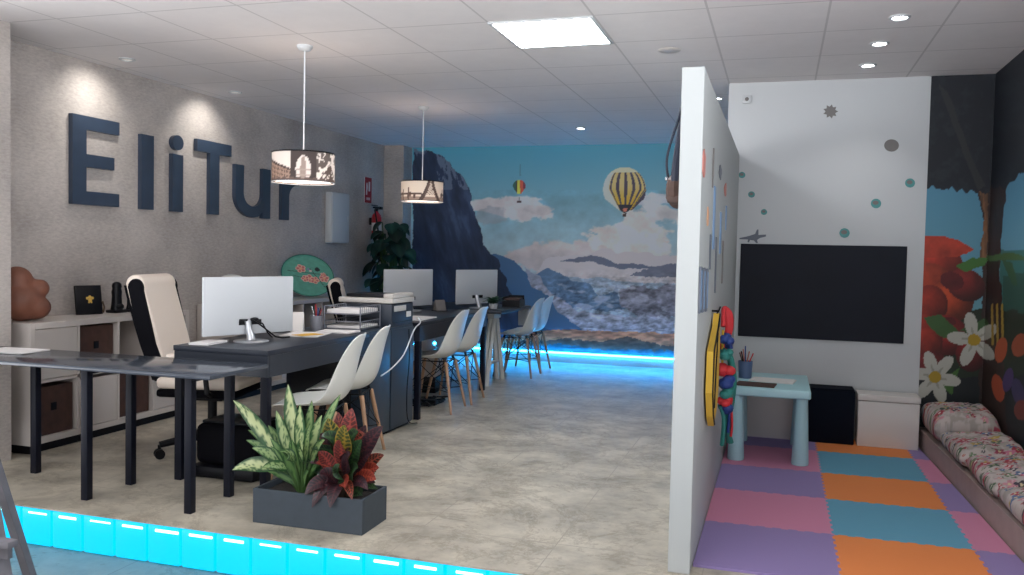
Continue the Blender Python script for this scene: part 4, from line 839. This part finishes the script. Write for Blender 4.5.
CR = [((352, 408), 3.62, .11, 1, .1), ((328, 418), 3.58, .12, 0, .1), ((383, 426), 3.60, .10, 2, .1), ((379, 468), 3.60, .09, 5, .25), ((345, 425), 3.50, .11, 0, .15), ((310, 440), 3.6, .08, 3, .25), ((318, 452), 3.50, .08, 1, .25), ((376, 480), 3.52, .08, 5, .3), ((362, 440), 3.52, .09, 4, .15), ((305, 495), 3.462, .08, 2, .45), ((330, 508), 3.455, .08, 2, .4), ((352, 500), 3.455, .05, 3, .4), ((312, 508), 3.458, .07, 2, .5), ((345, 488), 3.455, .07, 5, .4), ((336, 470), 3.46, .09, 4, .3), ((358, 468), 3.48, .09, 4, .25), ((320, 475), 3.46, .08, 2, .35), ((372, 452), 3.55, .08, 2, .2), ((384, 455), 3.66, .08, 3, .2), ((366, 425), 3.7, .09, 2, .1), ((340, 440), 3.48, .09, 1, .2), ((325, 436), 3.66, .09, 1, .15), ((350, 455), 3.46, .08, 2, .3), ((338, 412), 3.7, .09, 1, .05), ((368, 490), 3.46, .06, 2, .35), ((298, 462), 3.6, .06, 4, .3)]
for i, (pp, Y, W, kd, lf) in enumerate(CR):
    T_ = aty(pp[0], pp[1], Y) - O; zj = max(.07, min(.26, T_.z * .45)); b = Vector((.02 * math.cos(i * 2.4), .02 * math.sin(i * 2.4), 0)); s = Vector((T_.x * .3, T_.y * .35, zj)); stm.tube([b, Vector((b.x, b.y, zj * .6)), s], [.006, .005, .003], 6)
    leaf(fo, s, T_, W * .86, crot(i, kd), lf, (.2 * T_.x, -.8, .45), 40, 10, .2, .9, .12)
for i in range(58):
    a = rnd.uniform(0, 2 * PI); r_ = rnd.uniform(.05, .20); h_ = rnd.uniform(.06, .36); zj = h_ * .7; leaf(fo, (.02 * math.cos(a), .02 * math.sin(a), zj), (r_ * math.cos(a), r_ * .75 * math.sin(a), h_ - .04), rnd.uniform(.04, .075), crot(60 + i, rnd.choice([1, 2, 2, 3, 4, 4, 2, 5])), .2, (0, -.8, .5), 24, 6, .2, .9, .12)
stm.tube([(0, 0, 0), (.005, .003, .26)], [.012, .006], 8); fo.build('foliage', M['leaf'], t, color=True, merge=False, recalc=False); stm.build('stems', M['brownstem'], t)

# easel leg in the corner of the lower floor
t = thing('easel', 'grey wooden easel stand at the edge of the lower floor', 'easel', (-2.935, 2.4, ZF))
def beam(p0, p1, w, d, name, m=M['greywood']):
    p0, p1 = Vector(p0), Vector(p1); v = p1 - p0; q = v.to_track_quat('Z', 'Y').to_matrix().to_4x4(); MB().box(-w / 2, w / 2, -d / 2, d / 2, 0, v.length, .003, Matrix.Translation(p0) @ q).build(name, m, t, smooth=20)
beam((.385, -.03, 0), (.06, .02, 1.15), .05, .03, 'leg'); beam((-.385, -.03, 0), (-.06, .02, 1.15), .05, .03, 'leg'); beam((0, .42, 0), (0, .04, 1.15), .045, .03, 'back_leg')
MB().box(-.34, .385, -.075, -.03, .42, .445, .004).build('ledge', M['greywood'], t); MB().box(-.33, .35, -.045, -.022, .37, .419, .003).build('crossbar', M['greywood'], t); MB().box(-.07, .07, .0, .04, 1.12, 1.2, .006).build('head_block', M['greywood'], t)

# ================================================================== PARTITION
t = thing('shoulder_bag', 'dark-strapped brown bag hanging on the office side of the partition', 'bag', (-.40, 3.93, 1.53))
MB().ell((-.06, .08, .07), .05, .14, .085).box(-.10, -.012, -.04, .20, .0, .12, .03).build('bag_body', M['leather'], t)
MB().tube(catm([(-.02, .02, .58), (-.03, .04, .44), (-.055, -.02, .2), (-.06, -.03, .09)]), .018, 8).build('strap', M['strap'], t); MB().tube(catm([(-.02, .05, .58), (-.05, .03, .42), (-.105, .04, .22), (-.095, .05, .10)]), .006, 8).build('thin_strap', M['strap'], t)
MB().tube([(-.0005, .03, .56), (-.03, .03, .56), (-.035, .03, .59)], .008, 8).build('hook', M['black'], t); MB().ell((-.105, .045, .12), .008, .008, .01).ell((-.06, -.035, .12), .01, .01, .012).build('buckle', M['steel'], t)
XPW = -.31
def wall_poly(name, label, pts, m, th=.004, cat='wall sticker', group='small stickers on the partition'):
    mb = MB(); mb.prism(pts, .0003, th, Matrix(((0, 0, 1, XPW), (1, 0, 0, 0), (0, 1, 0, 0), (0, 0, 0, 1)))); return tag(mb.build(name, m, smooth=20), label, cat, group)
def blob(cy, cz, ry, rz, k=8, j=.2, seed=1):
    q = random.Random(seed); return [(cy + ry * (1 + q.uniform(-j, j)) * math.cos(a), cz + rz * (1 + q.uniform(-j, j)) * math.sin(a)) for a in np.linspace(0, 2 * PI, k, endpoint=False)]
def pw(px, py): v = atx(px, py, XPW); return v.y, v.z
for px, py, ry, rz, m, lb in [(703.5, 163, .07, .06, 'redst', 'red blob-shaped wall sticker high on the partition, nearest its end'), (720, 172, .09, .035, 'darkst', 'dark plane-like wall sticker high on the partition'), (725, 190, .09, .04, 'redst', 'small dull red wall sticker near the far corner of the partition'), (707.5, 217, .05, .045, 'orangest', 'small orange wall sticker halfway up the partition')]:
    y, z = pw(px, py); wall_poly('wall_sticker', lb, blob(y, z, ry, rz, 11, .25, int(px)), M[m])
for px, py, hh, w_, m, lb in [(712.5, 168, .09, .03, 'greysticker', 'thin pale grey strip sticker high on the partition'), (713.5, 218, .15, .09, 'bluest', 'tall blue rectangular sticker on the partition, higher of two'), (720, 233, .11, .09, 'bluest', 'tall blue rectangular sticker on the partition, lower of two'), (725.5, 218, .07, .06, 'bluest', 'short blue sticker near the far corner of the partition'), (709.5, 252, .08, .05, 'darkst', 'short dark strip sticker above the framed trio'), (715, 265, .14, .05, 'darkst', 'long dark strip sticker low on the partition'), (722, 262, .12, .05, 'greysticker', 'long pale strip sticker low on the partition')]:
    y, z = pw(px, py); wall_poly('wall_sticker', lb, bar(y - w_ / 2, y + w_ / 2, z - hh, z + hh), M[m], .006)
for px, lb in [(699, 'framed blue strip print, nearest the partition end'), (702.3, 'framed blue strip print, middle of three'), (705.5, 'framed blue strip print, closest to the yellow bag')]:
    y, z = pw(px, 290); t = thing('framed_print', lb, 'framed print', (XPW, y, z), 0, 'three framed strip prints'); MB().box(.0005, .009, -.028, .028, -.095, .095, .003).build('frame', M['darkst'], t); MB().box(.0092, .0105, -.019, .019, -.08, .08).build('print', M['bluest'], t, smooth=0)
# yellow bag and ribbon garland on a hook
t = thing('cloth_bag', 'folded yellow cloth bag with black edging hanging on the partition', 'bag', (XPW, 4.3, .50)).__setattr__('scale', (.75, 1, .93)) or COL.objects['cloth_bag']
MB().prism([(-.16, 0), (.03, .06), (.10, .15), (.12, .40), (.06, .50), (.0, .565), (-.07, .50), (-.34, .40), (-.36, .20), (-.27, .07)], .012, .05, Matrix(((0, 0, 1, 0), (1, 0, 0, 0), (0, 1, 0, 0), (0, 0, 0, 1)))).build('body', M['yellow'], t, smooth=20)
MB().tube([(.053, -.16, .01), (.053, -.26, .08), (.053, -.35, .20), (.053, -.33, .40), (.053, -.07, .50), (.053, 0, .56)], .006, 6).tube([(.053, -.2, .1), (.055, -.18, .3), (.053, -.1, .47)], .005, 6).build('edging', M['black'], t)
MB().tube([(.001, 0, .575), (.045, 0, .575), (.055, 0, .60)], .006, 8).tube([(.03, 0, .55), (.04, 0, .575)], .005, 6).build('hook', M['black'], t)
t = thing('ribbon_garland', 'garland of red, blue and green ribbon bunches hanging beside the yellow bag', 'garland', (XPW + .055, 4.66, 0))
q = random.Random(11)
def bunch(c, r, m, name='ribbon_bunch'):
    mb = MB()
    for k in range(6):
        a = q.uniform(0, 2 * PI); mb.ell((c[0] + r * .35 * math.cos(a), c[1] + r * .5 * math.sin(a), c[2] + q.uniform(-.3, .3) * r), r * .62, r * .7, r * .5, 10, 6)
    mb.build(name, M[m], t, merge=False)
for (px, py), r, m in [((720, 340), .045, 'ribblue'), ((720, 354), .04, 'ribgreen'), ((719, 370), .055, 'ribred'), ((721, 382), .055, 'ribblue'), ((720, 392), .05, 'ribgreen'), ((720, 400), .045, 'ribred'), ((720, 409), .05, 'ribblue')]:
    w3 = aty(px, py, 4.66); bunch((max(.0, w3.x - XPW - .055), 0, w3.z), r, m)
def ribbon(pts, w, m):
    P3 = [aty(a, b, 4.66 + i * .02) - Vector((XPW + .055, 4.66, 0)) for i, (a, b) in enumerate(pts)]; P3 = catm([(max(-.02, p.x), p.y, p.z) for p in P3], 5); MB().tube(P3, w, 8, True, .55).build('ribbon', M[m], t)
ribbon([(714, 326), (715, 314), (722, 310), (729, 316), (729, 330), (724, 342), (719, 354)], .024, 'ribred'); ribbon([(722, 350), (730, 358), (733, 380), (731, 400), (727, 425), (730, 442)], .03, 'ribgreen'); ribbon([(716, 340), (727, 335), (729, 348)], .026, 'ribblue')
ribbon([(724, 375), (729, 390), (732, 420), (731, 436)], .012, 'ribred'); ribbon([(720, 405), (724, 420), (722, 445)], .022, 'ribgreen'); ribbon([(724, 385), (729, 410), (728, 432)], .014, 'ribblue'); ribbon([(716, 330), (716, 350), (717, 372)], .012, 'yellow')

# ================================================================== PLAY CORNER
o = MB().box(-.28, .85, YP - .010, YP - .0005, .715, 1.40, .002).build('chalkboard', M['board'], smooth=0); tag(o, 'big plain black chalkboard on the white play wall', 'chalkboard')
def play_sticker(label, pts, m, th=.003, name='wall_sticker', cat='wall sticker'):
    q3 = [aty(a, b, YP) for a, b in pts]; mb = MB(); mb.prism([(p.x, p.z) for p in q3], .0005, th, Matrix(((1, 0, 0, 0), (0, 0, -1, YP), (0, 1, 0, 0), (0, 0, 0, 1)))); return tag(mb.build(name, M[m], smooth=20), label, cat, 'stickers on the play wall')
def circ(cx, cy, rx, ry=None, n=20): ry = ry or rx; return [(cx + rx * math.cos(a), cy + ry * math.sin(a)) for a in np.linspace(0, 2 * PI, n, endpoint=False)]
for cx, cy, r, m, lb in [(742, 175, 3.4, 'teal', 'small round sticker highest of three near the partition corner'), (751.5, 194.5, 3.4, 'teal', 'small round sticker, middle of three near the partition corner'), (764, 212, 3.2, 'teal', 'small round sticker, lowest of three near the partition corner'), (910, 183, 5, 'teal', 'round teal sticker highest at the flower mural side'), (876, 203.5, 5.2, 'teal', 'round teal sticker below and beside the highest one'), (844.5, 233, 5.2, 'teal', 'round teal sticker just above the chalkboard')]:
    play_sticker(lb, circ(cx, cy, r, r * .92), m); 
    s = play_sticker(lb, circ(cx - r * .1, cy - r * .15, r * .6, r * .4), 'greysticker', .004) ; par = [o for o in COL.objects if o.get('label') == lb and o is not s][0]
    for kx in ('label', 'category', 'group'): del s[kx]
    s.parent = par; s.name = 'printed_centre'
play_sticker('dark star-shaped sticker highest on the play wall', [(830.5 + (7.6 if i % 2 == 0 else 5.0) * math.cos(a), 111.5 + (7.2 if i % 2 == 0 else 4.8) * math.sin(a)) for i, a in enumerate(np.linspace(0, 2 * PI, 18, endpoint=False))], 'greysticker')
play_sticker('round grey sticker high on the play wall near the flower mural', circ(891.5, 145.5, 7.4, 6.2), 'greysticker')
pl = [(739.5, 238), (749, 236), (755, 234), (757, 229.5), (758.5, 229.5), (758.5, 235), (766, 234.5), (766, 236.5), (760, 238), (757, 240), (758, 243), (756, 243), (754, 240.5), (750, 240), (749, 242.5), (747.5, 242), (748, 239.5), (739.5, 239.2)]
play_sticker('grey propeller plane sticker above the chalkboard corner', pl, 'darkst')
w3 = aty(747, 99.5, YP); t = thing('wall_sensor', 'small white sensor high on the play wall', 'sensor', (w3.x, YP, w3.z)); MB().box(-.03, .03, -.02, -.0005, -.03, .03, .006).build('housing', M['white'], t); MB().ell((0, -.02, 0), .014, .008, .014).build('lens', M['greysticker'], t)

# foam tiles (interlocking teeth)
xs = [-.307, .285, .880, 1.09]; ys = [3.63, 4.255, 4.885, 5.478, 6.09, 6.585]; TT = .011
def edge(p0, p1, tooth):
    (x0, y0), (x1, y1) = p0, p1; L = math.hypot(x1 - x0, y1 - y0); nx, ny = -(y1 - y0) / L, (x1 - x0) / L; out = [p0]
    if tooth:
        n = max(2, int(round(L / .075)));
        for i in range(n):
            for f_, h_ in ((.18, 0), (.26, 1), (.74, 1), (.82, 0)):
                s = (i + f_) / n; out.append((x0 + (x1 - x0) * s + nx * h_ * .011, y0 + (y1 - y0) * s + ny * h_ * .011))
    return out
cols = [['purple', 'pink', 'purple', 'pink', 'purple'], ['orange', 'blue', 'orange', 'blue', 'orange'], ['purple', 'pink', 'purple', 'pink', 'purple']]
cn = ['along the partition', 'in the middle column', 'along the floral bench']; rn = ['fifth row from the chalkboard wall', 'fourth row from the chalkboard wall', 'third row from the chalkboard wall', 'second row from the chalkboard wall', 'row against the chalkboard wall']
for i in range(3):
    for j in range(5):
        a, b, c_, d_ = xs[i], xs[i + 1], ys[j], ys[j + 1]
        bot = edge((a, c_), (b, c_), j > 0); rgt = edge((b, c_), (b, d_), i < 2); top = edge((a, d_), (b, d_), j < 4)[1:] + [(b, d_)]; lft = edge((a, c_), (a, d_), i > 0)[1:] + [(a, d_)]
        poly = bot + rgt + top[::-1] + lft[::-1]
        clean = [p for k, p in enumerate(poly) if p != poly[k - 1]]
        if i == 2: clean = [(min(x_, .963 + (6.6 - y_) * .036 - .008) if x_ > 1.0 else x_, y_) for x_, y_ in clean]
        o = MB().prism(clean, .0005, TT).build('foam_tile', M[cols[i][j]], smooth=0); tag(o, f'{cols[i][j]} foam floor tile {cn[i]}, {rn[j]}', 'foam tile', 'foam puzzle tiles of the play mat')

# children's table
t = thing('childrens_table', 'small turquoise plastic children\'s table beside the partition', 'table', (-.045, 5.945, TT))
MB().box(-.24, .255, -.385, .385, .42, .475, .012, seg=3).build('tabletop', M['turq'], t)
for sx in (-.185, .205):
    for sy in (-.30, .30): MB().lathe([(.0001, 0), (.050, 0), (.052, .01), (.036, .42), (.0001, .42)], 24, TR(sx, sy, 0)).build('leg', M['turq'], t)
ZK = TT + .475
t = thing('pencil_cup', 'blue cup of coloured pencils on the turquoise table', 'pencil cup', (-.20, 6.0, ZK + .0005)); MB().lathe([(.0001, 0), (.042, 0), (.048, .115), (.045, .115), (.039, .005), (.0001, .005)], 24).build('cup', M['pencup'], t); pens(t, 9, .034, .19, [M['ribred'], M['black'], M['ribblue'], M['redst'], M['brownstem']], 8)
o = MB().box(-.14, .14, -.1, .1, .0005, .005).box(-.135, .135, -.095, .095, .0052, .008, 0, RZ(.05)).build('magazine', M['paper'], smooth=0, loc=(-.02, 5.93, ZK), rot=(0, 0, -.15)); tag(o, 'open white magazine lying on the turquoise table', 'magazine')
o = MB().box(-.12, .12, -.09, .09, .0005, .006).build('picture_book', M['brownbox'], smooth=0, loc=(-.12, 5.70, ZK), rot=(0, 0, -.1)); tag(o, 'dark picture book at the near edge of the turquoise table', 'book')
# boxes along the wall
t = thing('storage_cube', 'black storage cube on the mat beside the turquoise table', 'storage cube', (.375, 6.475, TT)); MB().box(-.155, .155, -.10, .10, 0, .375, .008).build('body', M['blackbox'], t); MB().box(-.15, .15, -.0995, .0995, .3755, .384, .003).build('lid', M['blackbox'], t, smooth=0)
t = thing('storage_box', 'white lidded box between the black cube and the floral bench', 'storage box', (.745, 6.475, TT)); MB().box(-.195, .195, -.105, .10, 0, .315, .006).build('body', M['whitebox'], t)
MB().box(-.2, .2, -.11, .105, .318, .362, .006).build('lid', M['whitebox'], t)
t = thing('storage_box', 'pale box in the shade under the turquoise table', 'storage box', (-.05, 6.47, TT)); MB().box(-.2, .22, -.08, .105, 0, .33, .006).build('body', M['whitebox'], t); MB().box(-.205, .225, -.085, .108, .332, .36, .006).build('lid', M['whitebox'], t)

# bench with floral cushions
BA = .036; def_bx = lambda y: .965 + (6.6 - y) * BA
t = thing('bench', 'low grey-beige bench along the mural side wall', 'bench', (0, 0, 0))
BP = [(def_bx(6.585), 6.585), (XR - .012, 6.585), (XR - .012, 3.58), (def_bx(3.58), 3.58)]
MB().prism(BP, .0, .13).build('body', M['bench'], t, smooth=0); MB().prism([(x + (-.006 if k in (0, 3) else 0), y) for k, (x, y) in enumerate(BP)], .1301, .138).build('seat_board', M['bench'], t, smooth=0)
def floral(px, py, seed):
    C = Canvas(px, py); C.c[:] = (196, 180, 174)
    q = random.Random(seed); C.put(sstep(.48, .62, fbm(px * 30, py * 30, 4, seed)) * .6, (150, 142, 130))
    cl = [(190, 44, 62), (206, 104, 136), (66, 104, 66), (60, 52, 70), (200, 160, 50), (84, 110, 156), (170, 50, 80), (104, 136, 92), (210, 130, 146), (64, 96, 70), (180, 40, 56)]
    for k in range(190):
        cx, cy, r = q.uniform(-.2, .2), q.uniform(-.36, .36), q.choice([.006, .009, .013, .018, .026]); c_ = cl[q.randrange(len(cl))]; n = 3 + k % 3
        for m_ in range(n): a = m_ * 2 * PI / n + k; C.ell(cx + r * .6 * math.cos(a), cy + r * .6 * math.sin(a), r * .7, r * .42, c_, a)
        C.ell(cx, cy, r * .3, r * .3, (220, 196, 140) if k % 2 else (240, 226, 216))
    g = C.c.mean(-1, keepdims=True); return lin(C.c * .72 + g * .20 + 6)
def cushion(y0, y1, seed, label, th, back):
    nu, nv = 64, int(64 * (y1 - y0) / .36); L = y1 - y0; xa, xb = def_bx((y0 + y1) / 2) - .012, XR - .02; W2 = (xb - xa) / 2
    U, V = np.meshgrid(np.linspace(-1, 1, nu + 1), np.linspace(-1, 1, nv + 1), indexing='ij'); rgb = floral(U * W2, V * L / 2, seed)
    def hgt(u, v): return (max(0, 1 - abs(u) ** 6) * max(0, 1 - abs(v) ** 5)) ** .45
    mb = MB()
    for sgn in (1, -1):
        def f(a, b):
            u, v = 2 * a - 1, 2 * b - 1; h = hgt(u, v); lump = float(fbm(np.array(a * 4 + seed), np.array(b * 4), 4, seed)) - .5
            return (u * W2 + .012 * lump, v * L / 2 + .02 * lump * u, th / 2 + sgn * th / 2 * h + (sgn > 0) * h * (.05 * lump + back * u))
        mb.grid(f, nu, nv, None, lambda a, b: tuple(rgb[round(a * nu), round(b * nv)]))
    o = mb.build('seat_cushion', M['fabric'], smooth=60, color=True, loc=((xa + xb) / 2, (y0 + y1) / 2, .1385)); tag(o, label, 'cushion', 'floral cushions on the bench')
FL = 'floral print cushion on the low bench, '
cushion(5.93, 6.57, 1, FL + 'closest to the flower mural strip', .215, .01); cushion(5.27, 5.925, 2, FL + 'second from the flower mural strip', .135, .02); cushion(4.62, 5.265, 3, FL + 'third from the flower mural strip', .13, .02); cushion(3.98, 4.615, 4, FL + 'fourth from the flower mural strip', .13, .02)

# ================================================================== CAMERA, WORLD
cam = bpy.data.cameras.new('camera'); cam.sensor_width = 36; cam.lens = 36 * FP / 1024; cam.clip_start = .05
co = bpy.data.objects.new('camera', cam); COL.objects.link(co)
m4 = Matrix.Identity(4)
for i in range(3): m4[i][0] = R[i, 0]; m4[i][1] = -R[i, 1]; m4[i][2] = -R[i, 2]
m4[0][3], m4[1][3], m4[2][3] = 0, 0, H; co.matrix_world = m4
sc = bpy.context.scene; sc.camera = co
WLO, WUP = 5.4, 0.7
wd = bpy.data.worlds.new('world'); sc.world = wd; wd.use_nodes = True; nt = wd.node_tree; bg = nt.nodes['Background']
tc = nt.nodes.new('ShaderNodeTexCoord'); sp = nt.nodes.new('ShaderNodeSeparateXYZ'); rp = nt.nodes.new('ShaderNodeMapRange')      # dim sky above, bright lower half added to light the ceiling
nt.links.new(tc.outputs['Generated'], sp.inputs['Vector']); nt.links.new(sp.outputs['Z'], rp.inputs['Value'])
rp.inputs['From Min'].default_value = -.12; rp.inputs['From Max'].default_value = .04; rp.inputs['To Min'].default_value = WLO; rp.inputs['To Max'].default_value = WUP
nt.links.new(rp.outputs['Result'], bg.inputs['Strength']); bg.inputs['Color'].default_value = (.94, .96, 1.0, 1)
vs = sc.view_settings; vs.view_transform = 'Standard'; vs.look = 'None'; vs.gamma = 1; vs.use_curve_mapping = False; vs.exposure = 0.3
